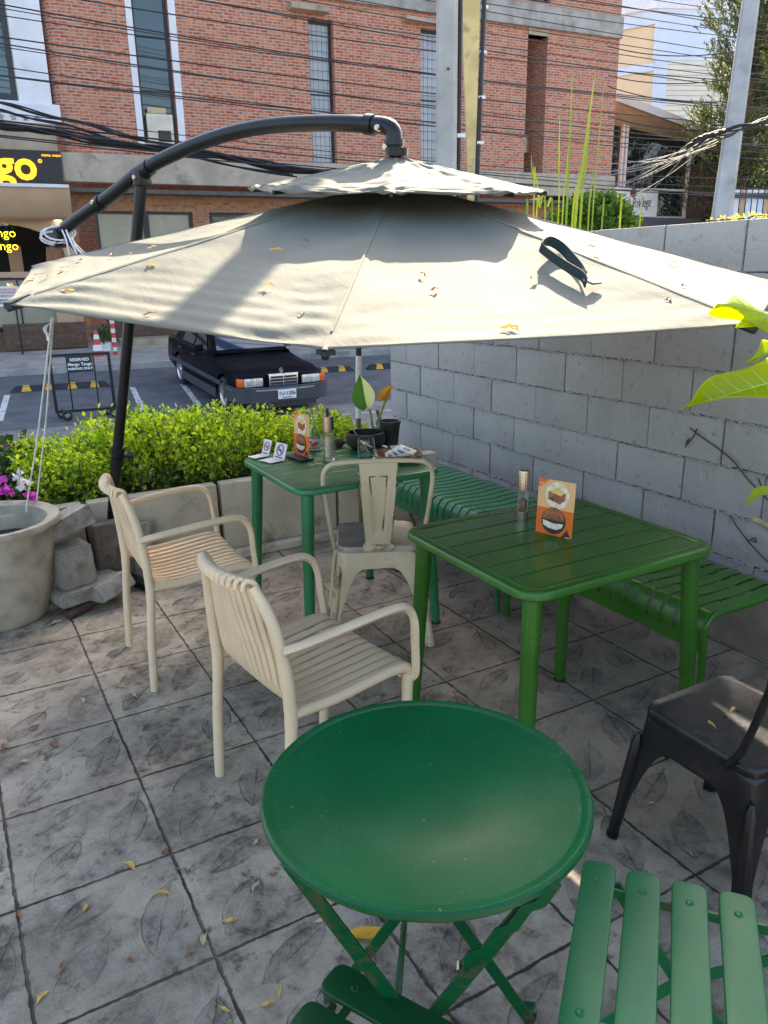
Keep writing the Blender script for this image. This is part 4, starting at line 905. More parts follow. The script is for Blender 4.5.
# ------------------------------------------------------------------ pressed metal chairs (cream one and black one share a maker's form)
def worn_cream():
    m, t, b = new_mat('worn_cream_enamel'); X.t = t; P = coords(t)
    n1 = X(noise(t, P, 9, 8, .7, .3)); n2 = X(noise(t, P, 4, 4)); n3 = X(noise(t, P, 2.1, 3))
    g = t.nodes.new('ShaderNodeNewGeometry'); pt_ = sstep(X(g.outputs['Pointiness']), .53, .60)
    c = mixc(t, sstep(n2, .3, .7), (.62, .48, .29), (.74, .60, .40)); chip = mx(sstep(n1, .70, .73), pt_*sstep(n1, .5, .56))
    c = mixc(t, sstep(n1, .58, .70)*.4, c, (.42, .27, .14)); c = mixc(t, chip, c, (.07, .035, .02)); t.links.new(c, b.inputs['Base Color'])
    t.links.new((.38+chip*.4).v, b.inputs['Roughness']); bump(t, b, n1*-.2-chip, .2, .004); return m
M['enamel'] = worn_cream()
M['seat_steel'] = mat('rubbed_steel_seat', (.40, .35, .28), .38, .2, .2, 9, dirt=(.56, .47, .34), dscale=5, dlo=.5, dhi=.7)
M['black_enamel'] = mat('black_enamel', (.007, .008, .010), .25, 0, .35, 8, spec=.4, dirt=(.013, .013, .014), dscale=7, dlo=.55, dhi=.8)
M['black_worn'] = mat('rubbed_black_enamel', (.014, .013, .013), .34, .25, .4, 11, dirt=(.04, .03, .024), dscale=8, dlo=.58, dhi=.68)
def metal_chair(label, mt, ms, me, sw=.36, sr=.05):
    t = thing('metal_chair', label, 'chair')
    o = [Vector((x, y, 0)) for x, y in rrect(sw, sw, sr, 6)]; n = len(o)
    b = MB(); rings = [(.90, .447), (.955, .450), (.985, .4515), (1.0, .448), (1.012, .440), (1.015, .425)]
    vs = []; 
    for k, z in rings: vs += [(q.x*k, q.y*k, z) for q in o]
    fs = [tuple(range(n))]+[(i*n+j, i*n+(j+1) % n, (i+1)*n+(j+1) % n, (i+1)*n+j) for i in range(len(rings)-1) for j in range(n)]
    b.add(vs, fs); se = b.build('seat', ms, t, smooth=50)
    b = MB()
    for x in (-.028, .028):
        for y in (-.028, .028): b.lathe([(0, .0006), (.0062, .0006), (.0078, .0)], 10, (x, y, .4475))
    b.build('drain_hole', M['dark_inside'], se)
    b = MB(); nn = len(o)                                    # skirt with the arched cut-outs between the legs
    a = sw/2; ft = .225
    for side in range(4):
        rz = rotm(side*math.pi/2); N2 = 28
        def edge(i):
            u = -1+2*i; z0 = .43
            s_ = abs(u); arch = .345 if s_ < .0 else .352-.352*max(0, (s_-.30)/.66)**2.6*1.0
            arch = max(0, arch) if s_ < .965 else 0
            return u, arch
        lv = 14
        def fn(i, j):
            u, lo = edge(i); z = .432+(lo-.432)*j; k = (.432-z)/.432
            hw = a-.002+(ft-a+.0)*k**1.05; r_ = .045*(1-k*.35)
            x = u*hw; out = hw
            dd = max(0, abs(x)-(hw-r_)); out = hw-r_+math.sqrt(max(0, r_*r_-dd*dd)) if dd > 0 else hw
            return rz @ Vector((out, x, z))
        b.grid(fn, 48, lv)
    sk = b.build('skirt', mt, t, smooth=50, recalc=False); md = sk.modifiers.new('sheet', 'SOLIDIFY'); md.thickness = .002
    for sx in (-1, 1):
        for sy in (-1, 1):
            b = MB(); pth = [(sx*(a-.012+(ft-a)*k+.004), sy*(a-.012+(ft-a)*k+.004), .432*(1-k)) for k in (.16, .22, .5, .8, .97)]
            b.tube(pth, [.006, .0165, .018, .016, .015], 10); b.tube([pth[-1], (pth[-1][0], pth[-1][1], 0.0)], [.019, .017], 10); b.build('leg', me or mt, t)
    b = MB(); b.tube(smoothpath([(-.10, -.186, .425), (-.145, -.196, .50), (-.195, -.215, .66), (-.225, -.222, .775), (-.243, -.195, .825), (-.25, -.14, .838), (-.252, 0, .842), (-.25, .14, .838), (-.243, .195, .825), (-.225, .222, .775), (-.195, .215, .66), (-.145, .196, .50), (-.10, .186, .425)], 6), .0095, 12); b.build('back_hoop', me or mt, t)
    b = MB(); SG = 14
    def sp(i, j):
        z = .448+.392*j; w_ = .052+.030*j; y = (i*2-1)*w_; x = -.172-.080*j**.85-.016*math.sin(math.pi*j)
        g_ = .004 if (abs(i-.5) < .30*(.6+.4*j) and .18 < j < .8) else 0; f_ = .010 if abs(i-.5) > .47 else 0
        return Vector((x-g_*-1+f_, y, z))
    b.grid(sp, 32, 40); q = q_spl = b.build('splat', mt, t, smooth=60, recalc=False); md = q.modifiers.new('sheet', 'SOLIDIFY'); md.thickness = .002
    for A_, B_ in (((.27, .84), (.36, .20)), ((.73, .84), (.64, .20)), ((.27, .84), (.73, .84))): b = MB(); b.tube([sp(A_[0]+(B_[0]-A_[0])*q/8, A_[1]+(B_[1]-A_[1])*q/8)-Vector((.0035, 0, 0)) for q in range(9)], .0024, 6); b.build('pressed_rib', mt, q_spl)
    b = MB(); b.box((-.178, 0, .452), (.03, .13, .03), rotm(0, 0, R(-10)), bev=.006); b.build('splat_bracket', mt, t)
    b = MB(); b.bar([(-.13, -.13, .30), (.13, .13, .30)], .02, .003); b.bar([(-.13, .13, .304), (.13, -.13, .304)], .02, .003); b.build('cross_brace', mt, t)
    return t
c1_ = metal_chair('worn cream pressed metal chair with chipped paint facing the back table', M['enamel'], M['seat_steel'], None, .345); c1_.location = (1.562, 2.868, 0); c1_.rotation_euler = (0, 0, R(90-26))
c2_ = metal_chair('black pressed metal chair at the right edge with leaves on its seat', M['black_worn'], M['black_enamel'], M['black_worn'], .365); c2_.scale = (.96,)*3; c2_.location = (1.672, 1.10, 0); c2_.rotation_euler = (0, 0, R(90))

# ------------------------------------------------------------------ green tables and benches
M['green'] = paint('green_powder_coat', (.028, .125, .010), .30, .22, .45)
M['green_groove'] = mat('green_groove', (.008, .035, .010), .6)
M['green_sky_tinted'] = paint('sky_tinted_green_powder_coat', (.024, .18, .065), .30, .2, .45)  # the table green made bluer and lighter, standing in for sky reflection
M['green_deep'] = paint('deep_green_paint', (.001, .078, .024), .27, .18, .32)
def slat_table(label, x0, x1, y0, y1, H, material, foot=.04, nsl=6):
    cx, cy = (x0+x1)/2, (y0+y1)/2; t = thing('slatted_table', label, 'table', (cx, cy, 0)); w_, h_ = x1-x0, y1-y0; r = .075
    n = 7
    o = rrect(w_, h_, r, n); i_ = rrect(w_-.075, h_-.075, .035, n); b = MB()
    rings = [(i_, H-.004), (rrect(w_-.03, h_-.03, r-.012, n), H), (rrect(w_-.008, h_-.008, r-.003, n), H-.003), (o, H-.009), (o, H-.024), (rrect(w_-.010, h_-.010, r-.004, n), H-.029), (rrect(w_-.05, h_-.05, r-.02, n), H-.029), (i_, H-.020), (i_, H-.004)]
    m_ = len(o); vs = []
    for rg_, z in rings: vs += [(cx+p, cy+q, z) for p, q in rg_]
    b.add(vs, [(k*m_+j, k*m_+(j+1) % m_, (k+1)*m_+(j+1) % m_, (k+1)*m_+j) for k in range(len(rings)-1) for j in range(m_)]); b.build('frame', material, t, smooth=40)
    b = MB(); W2 = w_-.078; H2 = h_-.078; pit = H2/nsl
    for k in range(nsl): b.box((cx, cy-H2/2+pit*(k+.5), H-.0095), (W2, pit-.0068, .011), bev=.0025)
    b.build('top_slat', material, t, smooth=0)
    b = MB(); b.box((cx, cy, H-.026), (W2, H2, .012)); b.build('under_plate', M['green_groove'], t, smooth=0)
    for sx in (-1, 1):
        for sy in (-1, 1):
            b = MB(); p = Vector((cx+sx*(w_/2-.062), cy+sy*(h_/2-.062), H-.03)); q = Vector((cx+sx*(w_/2-.062+foot), cy+sy*(h_/2-.062+foot), 0)); b.tube([p, p.lerp(q, .5), q], [.0275, .0245, .0205], 16); lg = b.build('leg', material, t)
            b = MB(); b.tube([q, q+Vector((0, 0, .012))], .0225, 14); b.build('foot_cap', M['black_sat'], lg)
    return t
slat_table('green slatted metal table in the middle with a menu card and steel mill', 1.222, 1.965, 1.425, 2.09, .757, M['green'], .035, 6)
slat_table('green slatted metal table farther back by the hedge, crowded with bottles', 1.145, 1.835, 2.735, 3.43, .74, M['green_sky_tinted'], .035, 7)
def bench(label, y0, y1, material):
    x0, x1, H = 2.10, 2.56, .44; t = thing('bench', label, 'bench', ((x0+x1)/2, (y0+y1)/2, 0), 'green slatted benches along the block wall')
    n = max(3, int(round((y1-y0-.04)/.058))); b = MB()
    for k in range(n):
        y = y0+.035+(y1-y0-.07)*k/(n-1)
        b.bar(smoothpath([(x0+.004, y, H-.105), (x0-.002, y, H-.06), (x0+.018, y, H-.014), (x0+.06, y, H), (x0+.25, y, H-.006), (x1-.06, y, H+.002), (x1-.01, y, H-.016), (x1, y, H-.05)], 4), .0485, .006, (1, 0, 0), .2)
    b.build('seat_slat', material, t, smooth=28)
    b = MB(); b.bar([(x0+.008, y0+.02, H-.115), (x0+.008, y1-.02, H-.115)], .012, .06, (0, 0, 1)); b.bar([(x1-.01, y0+.02, H-.05), (x1-.01, y1-.02, H-.05)], .02, .03, (0, 0, 1)); b.bar([(x0+.2, y0+.02, H-.02), (x0+.2, y1-.02, H-.02)], .03, .014, (0, 0, 1)); b.build('rail', material, t, smooth=30)
    for y in (y0+.012, y1-.012):
        b = MB(); b.tube(smoothpath([(x0+.035, y, 0), (x0+.022, y, .18), (x0+.012, y, .34), (x0+.022, y, .405), (x0+.075, y, .428), (x0+.22, y, .428), (x1-.10, y, .428), (x1-.045, y, .40), (x1-.035, y, .33), (x1-.03, y, 0)], 6), .0125, 12); b.build('leg', material, t)
    return t
bench('green slatted bench nearer the black chair, between the middle table and wall', 1.55, 2.655, M['green'])
bench('green slatted bench farther along the wall beside the crowded back table', 2.71, 3.80, M['green_sky_tinted'])

# ------------------------------------------------------------------ round folding table
RT = thing('round_table', 'round deep green folding metal table in the foreground', 'table', (.605, .955, 0)); RC = Vector((.605, .955, 0)); H = .722; RR = .279
b = MB(); b.lathe([(0, H-.003), (.15, H-.003), (RR-.020, H-.003), (RR-.0165, H-.002), (RR-.011, H+.0006), (RR-.004, H+.0015), (RR, H-.003), (RR+.001, H-.011), (RR-.004, H-.018), (RR-.010, H-.018), (RR-.012, H-.010), (0, H-.010)], 96, RC); b.build('tabletop', M['green_deep'], RT, smooth=20)
cdir = Vector((.82, -.57, 0)).normalized(); sdir = Vector((.57, .82, 0)).normalized()   # across the view / away from it
def flat(b, p, q, w_=.024, t_=.006, n_=None): b.bar([p, q], w_, t_, n_ or (0, 0, 1), .1)
def rp(a, c, z): return RC+cdir*a+sdir*c+Vector((0, 0, z))
for s in (-1, 1):
    c_ = s*.17
    for q, (a0, a1) in enumerate(((-.20, .22), (.20, -.22))):
        b = MB(); off = .006*(1 if q else -1); flat(b, rp(a0, c_+off, H-.02), rp(a1, c_+off, .012), .024, .006, tuple(sdir)); b.build('leg', M['green_deep'], RT, smooth=20)
    b = MB(); b.lathe([(0, -.013), (.006, -.013), (.007, -.010), (.007, .010), (.006, .013), (0, .013)], 10, rp(0, c_, .35), sdir.to_track_quat('Z', 'Y').to_matrix()); b.build('pivot', M['steel'], RT)
for a in (-.22, .22):
    b = MB(); b.tube([rp(a, -.19, .012), rp(a, .19, .012)], .008, 8); b.build('foot_bar', M['green_deep'], RT)
    for c_ in (-.195, .195): b = MB(); b.box(rp(a, c_, .01), (.03, .03, .02), rotm(math.atan2(cdir.y, cdir.x)), bev=.006); b.build('foot_cap', M['green_deep'], RT)
b = MB(); pass
for a, z_ in ((.20, H-.022), (-.20, H-.022), (-.04, .41)): b = MB(); b.tube([rp(a, -.17, z_), rp(a, .17, z_)], .006, 8); b.build('cross_rod', M['green_deep'], RT)
b = MB()                                                     # toothed catch
ct = [rp(.06+.14*k/7, -.17-.012, H-.20+.17*k/7+(.008 if k % 2 else -.006)) for k in range(8)]; b.bar(ct, .018, .004, tuple(sdir), .1); b.build('catch', M['green_deep'], RT, smooth=20)
b = MB(); b.lathe([(0, -.008), (.007, -.008), (.007, .008), (0, .008)], 10, rp(.062, -.186, H-.19), sdir.to_track_quat('Z', 'Y').to_matrix()); b.build('rivet', M['steel'], RT)

# ------------------------------------------------------------------ green folding slatted chairs
M['green_slat'] = paint('green_slat_paint', (.010, .135, .046), .40, .2, .3)
M['green_slat_dark'] = paint('dark_green_slat_paint', (.003, .065, .017), .40, .3, .3)
def folding_chair(label, corner, along, rear, material, n=5, L=.40, pitch=.0815, z=.45):
    """slats run across the seat; corner = far end of the front slat"""
    al = Vector((*along, 0)).normalized(); re = Vector((*rear, 0)).normalized(); c0 = Vector((*corner, z)); t = thing('folding_chair', label, 'chair', (c0+al*L*.5+re*pitch*(n-1)/2).to_2d().to_3d())
    Z = Vector((0, 0, 1))
    for k in range(n):
        b = MB(); m_ = c0+re*pitch*k+al*L/2; M3 = Matrix((al, re if al.cross(re).z > 0 else -re, Z)).transposed()
        out = rrect(L, .062, .018, 5); mm = len(out); vs = []
        rings = [(.86, -.0075), (1, -.006), (1, 0), (.985, .0022), (.93, .0028)]
        prf = []
        for kk, zz in ((0, -.006), (0, 0), (.0015, .002), (.006, .0028)): prf += [[(x-math.copysign(kk, x), y-math.copysign(kk, y), zz) for x, y in out]]
        vs = [m_+M3 @ Vector(q) for r_ in prf for q in r_]
        b.add(vs, [tuple(range(mm-1, -1, -1)), tuple(3*mm+j for j in range(mm))]+[(i*mm+j, i*mm+(j+1) % mm, (i+1)*mm+(j+1) % mm, (i+1)*mm+j) for i in range(3) for j in range(mm)])
        sl = b.build('seat_slat', material, t, smooth=16)
        for e in (-1, 1): b = MB(); b.lathe([(.010, .0027), (.0075, .0029), (.007, .0042), (.005, .0052), (.0035, .0047), (0, .0044)], 14, m_+al*e*(L/2-.055)); b.build('rivet', material, sl)
    W = pitch*(n-1)
    for e in (.055, L-.055):
        b = MB(); p = c0+al*e-re*.0-Z*.016; b.bar([p-re*.012, p+re*(W+.10)], .006, .020, (0, 0, 1), .1); b.build('seat_rail', material, t, smooth=20)
        e2_ = e+(-.016 if e < .1 else .016)
        b = MB(); p = c0+al*e2_; b.bar([p-re*.04-Z*.45, p+re*(W*.5)-Z*.2, p+re*(W+.10)-Z*.01, p+re*(W+.16)+Z*.36], .022, .006, tuple(al), .1); b.build('leg', material, t, smooth=20)
        e3_ = e+(-.026 if e < .1 else .026)
        b = MB(); p = c0+al*e3_; b.bar([p+re*.03-Z*.02, p+re*(W*.5)-Z*.215, p+re*(W+.10)-Z*.45], .022, .006, tuple(al), .1); b.build('leg', material, t, smooth=20)
    for k in range(3):
        b = MB(); p = c0+re*(W+.118+.016*k)+Z*(.16+.085*k); b.bar([p, p+al*L], .006, .06, (0, 0, 1), .2); b.build('back_slat', material, t, smooth=20)
    b = MB(); b.tube([c0-re*.03-Z*.40+al*.04, c0-re*.03-Z*.40+al*(L-.04)], .007, 8); b.build('cross_rod', material, t); b = MB(); b.tube([c0+re*(W+.09)-Z*.40+al*.03, c0+re*(W+.09)-Z*.40+al*(L-.03)], .007, 8); b.build('cross_rod', material, t)
    return t
folding_chair('light green folding chair with metal slats at the lower right corner', (.968, .888), (-.76, -.65), (.65, -.76), M['green_slat'])
folding_chair('dark green folding chair tucked half under the round table', (.397, .928), (.47, -.88), (-.88, -.47), M['green_slat_dark'])
# ------------------------------------------------------------------ things on the tables
M['glass'] = glassmat('clear_glass'); M['jar_glass'] = glassmat('greenish_jar_glass', (.86, .95, .93)); M['acrylic'] = glassmat('clear_acrylic', (.97, .97, .95), .05)
M['orange_card'] = mat('orange_print', (.82, .16, .02), .4, 0, .05, 8); M['peach_card'] = mat('peach_print', (.84, .48, .20), .4, 0, .05, 8)
M['bun'] = mat('bun_brown', (.20, .055, .025), .45, 0, .3, 40, (.34, .12, .05)); M['cheese'] = mat('cheese_print', (.86, .60, .16), .4, 0, .15, 40); M['cream_print'] = mat('cream_print', (.84, .72, .55), .5, 0, .2, 60)
M['dark_print'] = mat('dark_print', (.05, .025, .02), .5, 0, .3, 50)
def menu_card(label, p0, p1, h, z, tilt=.0):
    """two colour menu card in a little stand; p0,p1 = ends of its foot"""
    p0 = Vector((*p0, z)); p1 = Vector((*p1, z)); x = (p1-p0).normalized(); n = Vector((x.y, -x.x, 0)); n = n if n.dot(CAM-p0) > 0 else -n
    y = (Vector((0, 0, 1))-n*tilt).normalized(); w_ = (p1-p0).length; t = thing('menu_stand', label, 'menu card', (p0+p1)/2, 'menu cards in stands'); n = (x.cross(y)); n = n if n.dot(CAM-p0) > 0 else -n
    def P(a, c, d=0): return p0+x*a*w_+y*(c*h+.006)+n*d
    def sheet(name, poly, d, mt, par):
        b = MB(); q = [P(a, c, d) for a, c in poly]; q2 = [v_-n*.0012 for v_ in q]; k = len(q); b.add(q+q2, [tuple(range(k)), tuple(range(2*k-1, k-1, -1))]+[(i, (i+1) % k, (i+1) % k+k, i+k) for i in range(k)]); return b.build(name, mt, par, smooth=0)
    cd_ = sheet('card', [(0, 0), (1, 0), (1, .5), (0, .5)], 0, M['orange_card'], t); sheet('card', [(0, .5), (1, .5), (1, 1), (0, 1)], 0, M['peach_card'], t)
    sheet('corner_flag', [(.0, .83), (.0, 1), (.3, 1)], .0016, M['orange_card'], cd_); sheet('dark_peak', [(.70, .02), (.98, .02), (.86, .18)], .0016, M['dark_print'], cd_)
    circ = lambda cx, cy, r, a0=0, a1=360, sy=1: [(cx+r*math.cos(R(a0+(a1-a0)*k/20)), cy+r*math.sin(R(a0+(a1-a0)*k/20))*sy*w_/h) for k in range(20 if a1-a0 == 360 else 21)]
    sheet('plate', circ(.53, .74, .33), .0016, M['cream_print'], cd_); sheet('cake', [(.30, .66), (.62, .60), (.76, .68), (.76, .80), (.48, .86), (.30, .80)], .0030, M['bun'], cd_); sheet('cake_top', [(.30, .80), (.62, .75), (.76, .80), (.52, .88)], .0044, M['cheese'], cd_)
    sheet('backdrop_disc', circ(.48, .29, .33), .0016, M['dark_print'], cd_); sheet('bun', circ(.48, .29, .30, 5, 175, 1.15), .0030, M['bun'], cd_); sheet('filling', [(.20, .29), (.22, .20), (.38, .16), (.60, .15), (.74, .20), (.77, .27), (.50, .25)], .0044, M['cream_print'], cd_)
    for k, (cx, cy) in enumerate(((.12, .92), (.93, .95), (.90, .05))): 
        b = MB(); c = P(cx, cy, .0048); b.tube([c-x*.008, c+x*.008], .0012, 5); b.build('small_print', M['white_text'], cd_, smooth=0)
    b = MB(); c = (p0+p1)/2; b.box(c+Vector((0, 0, .004))+n*.012, (w_+.02, .075, .008), rotm(math.atan2(x.y, x.x)), bev=.003); b.build('stand_base', M['black_sat'], t); return t
def onz(u, v, z=.74): p = atz(u, v, z); return (p.x, p.y)
menu_card('orange menu card on the middle green table beside the steel mill', onz(535, 535), onz(571, 543.5), .185, .74, .06)
menu_card('orange menu card on the back table in front of the hedge', onz(294, 455), onz(309, 460), .20, .74, .05)
def mill(label, pos, H, r, dark=False):
    t = thing('pepper_mill', label, 'pepper mill', pos); p = Vector(pos)
    b = MB(); b.lathe([(0, 0), (r*.98, 0), (r, .003), (r, H*.28), (r*.96, H*.285), (0, H*.285)], 24, p); b.build('base', M['steel'] if not dark else M['acrylic'], t)
    b = MB(); b.lathe([(r*.90, H*.285), (r*.92, H*.29), (r*.92, H*.66), (r*.82, H*.66), (r*.82, H*.30), (r*.5, H*.292)], 24, p); b.build('clear_body', M['acrylic'], t)
    b = MB(); b.lathe([(0, H*.292), (r*.74, H*.295), (r*.76, H*.46), (r*.3, H*.50), (0, H*.50)], 16, p); b.build('peppercorns', mat('peppercorns', (.34, .20, .11), .8, 0, .6, 120, bmp=.6, bscale=300), t)
    b = MB(); b.lathe([(0, H*.66), (r, H*.66), (r, H*.97), (r*.95, H*.99), (r*.6, H), (0, H)], 24, p); b.build('head', M['steel'] if not dark else M['black_sat'], t)
    b = MB(); b.tube([p+Vector((0, 0, H*.29)), p+Vector((0, 0, H*.7))], r*.12, 8); b.build('spindle', M['steel'], t)
mx_, my_ = onz(522, 525.5); mill('steel and clear pepper mill standing on the middle green table', (mx_, my_, .74), .193, .0195)
# clear dispenser with a dark cap on the back table
px_, py_ = onz(329, 460); p = Vector((px_, py_, .74)); t = thing('pump_dispenser', 'tall clear dispenser bottle with a black and silver cap on the back table', 'bottle', p)
b = MB(); b.lathe([(0, .0), (.024, 0), (.025, .004), (.025, .105), (.021, .108), (.021, .012), (0, .010)], 24, p); b.build('clear_body', M['acrylic'], t)
b = MB(); b.lathe([(0, .014), (.015, .014), (.015, .085), (0, .09)], 16, p); b.build('contents', M['cream_print'], t)
b = MB(); b.lathe([(.021, .108), (.0235, .11), (.0235, .165), (0, .168)], 24, p); b.build('silver_collar', M['steel'], t); b = MB(); b.lathe([(.0240, .118), (.0242, .12), (.0242, .163), (.0238, .165)], 24, p, None, R(-70), R(70)); b.build('black_band', M['black_sat'], t, recalc=False)
b = MB(); b.tube([p+Vector((0, 0, .168)), p+Vector((0, 0, .195))], .006, 10); b.build('nozzle', M['black_sat'], t)
for c in t.children:
    for v_ in c.data.vertices: v_.co.z *= 1.22; v_.co.x *= 1.08; v_.co.y *= 1.08
# soda bottle with a red label
px_, py_ = onz(314.5, 449); p = Vector((px_, py_, .74)); t = thing('glass_bottle', 'small clear glass bottle with a red and white label', 'bottle', p)
b = MB(); b.lathe([(0, 0), (.032, 0), (.036, .004), (.036, .058), (.030, .080), (.017, .104), (.0125, .120), (.0125, .150), (.0145, .152), (.0145, .158), (.0105, .158), (.0105, .122), (.015, .104), (.0275, .080), (.0335, .058), (.0335, .008), (0, .006)], 28, p); b.build('glass_body', M['jar_glass'], t)
b = MB(); b.lathe([(.0364, .020), (.0367, .021), (.0367, .056), (.0364, .057)], 28, p); lb = b.build('label', M['white_paint'], t, recalc=True)
b = MB(); th = math.atan2(-py_, -px_)
for s_, zc, aw in ((-.5, .041, .5), (.25, .036, .75), (-.1, .028, .9)):
    b.grid(lambda i, j: p+Vector((.0372*math.cos(th+s_+(i-.5)*aw), .0372*math.sin(th+s_+(i-.5)*aw), zc+(j-.5)*.013*(1-abs(i-.5)))), 10, 2)
b.build('red_print', mat('red_print', (.62, .03, .03), .45, 0, .1), lb, recalc=False)
# small bowl, black bowl, plant pot, jar
px_, py_ = onz(339.5, 446); p = Vector((px_, py_, .74)); b = MB(); b.lathe([(0, 0), (.018, 0), (.030, .016), (.033, .030), (.029, .030), (.026, .018), (0, .008)], 20, p)
tag(b.build('sauce_bowl', mat('brown_ceramic', (.13, .055, .05), .4, 0, .2), None, loc=p), 'small dark reddish sauce bowl between the dispenser and the black bowl', 'bowl')
px_, py_ = onz(366, 447.5); p = Vector((px_, py_, .74)); b = MB(); b.lathe([(0, 0), (.07, 0), (.092, .02), (.098, .05), (.092, .078), (.085, .078), (.088, .05), (.08, .02), (0, .012)], 28, p)
tag(b.build('black_bowl', M['black_sat'], None, loc=p), 'round black bowl behind the glass jar on the back table', 'bowl')
px_, py_ = onz(390, 444); p = Vector((px_, py_, .74)); t = thing('potted_caladium', 'potted caladium with one pale leaf and one orange leaf on the back table', 'plant', p)
b = MB(); b.lathe([(0, 0), (.040, 0), (.052, .105), (.055, .105), (.055, .118), (.048, .118), (.045, .10), (0, .095)], 24, p); b.build('pot', M['black_sat'], t)
M['lf_green'] = leafmat('caladium_green', [(.05, .16, .03), (.07, .22, .04)], .35); M['lf_pale'] = leafmat('caladium_pale', [(.55, .62, .40), (.60, .66, .46)], .35); M['lf_orange'] = leafmat('withered_leaf', [(.52, .24, .03), (.60, .30, .05)], .3)
M['stalk'] = mat('green_stalk', (.22, .33, .07), .5, 0, .2)
D0 = proj_d = (p-CAM).dot(fw)
def lp(u, v, d=0): return atd(u, v, D0+d)
b = MB(); b.tube(smoothpath([p+Vector((0, 0, .10)), lp(374, 428), lp(371, 415), lp(368, 404)], 5), [.008]*8+[.006]*8, 8); b.tube(smoothpath([p+Vector((.0, 0, .10)), lp(377, 425), lp(381, 413), lp(385, 402), lp(389, 395)], 5), .006, 8); b.build('stalk', M['stalk'], t)
def blade(name, base, tip, width, nrm, mt, par, curl=.02, wave=.0, n=14, mm=6, side=0, heart=.0):
    """one leaf blade with a folded midrib"""
    base, tip = Vector(base), Vector(tip); d = tip-base; L = d.length; d.normalize(); nrm = Vector(nrm); nrm = (nrm-d*nrm.dot(d)).normalized(); s = d.cross(nrm); b = MB()
    def fn(i, j):
        a = j*2-1
        if side: a = (j if side > 0 else j-1)
        wv = width*.5*(math.sin(math.pi*min(1, i*.96+.04)**.72)); x = i-heart*abs(a)*(1-i)
        return base+d*L*x+s*a*wv+nrm*(abs(a)*curl-.9*curl*i*i+wave*math.sin(i*9+a*3)*abs(a))
    b.grid(fn, n, mm); return b.build(name, mt, par, smooth=60, recalc=False)
vd = (CAM-p).normalized(); 
blade('leaf', lp(367, 407), lp(358.5, 374), .125, vd+Vector((-.5, 0, 0)), M['lf_pale'], t, .02, side=1, heart=.1); blade('leaf', lp(367, 407), lp(360, 374), .13, vd+Vector((-.3, 0, .2)), M['lf_green'], t, .01, side=-1, heart=.1)
blade('leaf', lp(380, 401), lp(392, 385), .055, vd+Vector((0, 0, .5)), M['lf_orange'], t, .015)
px_, py_ = onz(366.5, 458); p = Vector((px_, py_, .74)); t = thing('glass_jar', 'open clear glass jar of water holding green and white straws', 'jar', p)
b = MB(); b.lathe([(0, 0), (.036, 0), (.040, .004), (.040, .082), (.038, .088), (.0385, .096), (.0355, .096), (.035, .086), (.037, .08), (.037, .008), (0, .006)], 28, p); b.build('jar_body', M['jar_glass'], t)
b = MB(); b.tube([p+Vector((.02, 0, .012)), lp(352, 428, -.05)], .003, 6); b.build('straw', mat('green_straw', (.03, .16, .06), .4), t); b = MB(); b.tube([p+Vector((.025, -.01, .05)), lp(352, 437, -.1)], .003, 6); b.build('straw', M['white_paint'], t)
a_, c_ = onz(365, 461), onz(384, 467.5); b = MB(); b.tube([(a_[0], a_[1], .743), (c_[0], c_[1], .743)], .003, 6); tag(b.build('drinking_straw', M['white_paint'], None, loc=(a_[0], a_[1], .743)), 'single white straw lying on the back table beside the jar', 'straw')
px_, py_ = onz(398, 460); p = Vector((px_, py_, .74)); t = thing('wicker_tray', 'shallow brown wicker tray near the corner of the back table', 'tray', p)
M['wicker'] = mat('wicker', (.27, .15, .07), .7, 0, .4, 60, (.40, .25, .13), bmp=.6, bscale=120)
Rz = rotm(R(-22)); b = MB(); o1 = rrect(.17, .12, .02, 4); o2 = rrect(.215, .165, .03, 4); o3 = rrect(.205, .155, .028, 4); o4 = rrect(.16, .11, .02, 4); mm = len(o1); vs = [Rz @ Vector((x, y, z))+p for o, z in ((o1, .001), (o2, .032), (o3, .032), (o4, .006)) for x, y in o]
b.add(vs, [tuple(range(mm-1, -1, -1)), tuple(3*mm+j for j in range(mm))]+[(i*mm+j, i*mm+(j+1) % mm, (i+1)*mm+(j+1) % mm, (i+1)*mm+j) for i in range(3) for j in range(mm)]); b.build('basket', M['wicker'], t, smooth=20)
b = MB(); b.tube([Rz @ Vector((x, y, .033))+p for x, y in rrect(.21, .16, .029, 4)], .004, 6, closed=True); b.build('rim', M['wicker'], t)
t = thing('paper_packets', 'white and blue paper packets lying in the wicker tray', 'packets', p+Vector((0, 0, .01)))
for k in range(4):
    b = MB(); b.box(p+Vector((-.035+.025*k, .008-.006*k, .020+.008*k)), (.045, .085, .006), rotm(R(-30+22*k), R(18), R(-14)), bev=.002); pk = b.build('packet', M['white_paint'], t)
    b = MB(); b.box(p+Vector((-.035+.025*k, .008-.006*k, .0238+.008*k)), (.018, .03, .002), rotm(R(-30+22*k), R(18), R(-14))); b.build('blue_print', mat('blue_print', (.12, .16, .42), .5), pk, smooth=0)
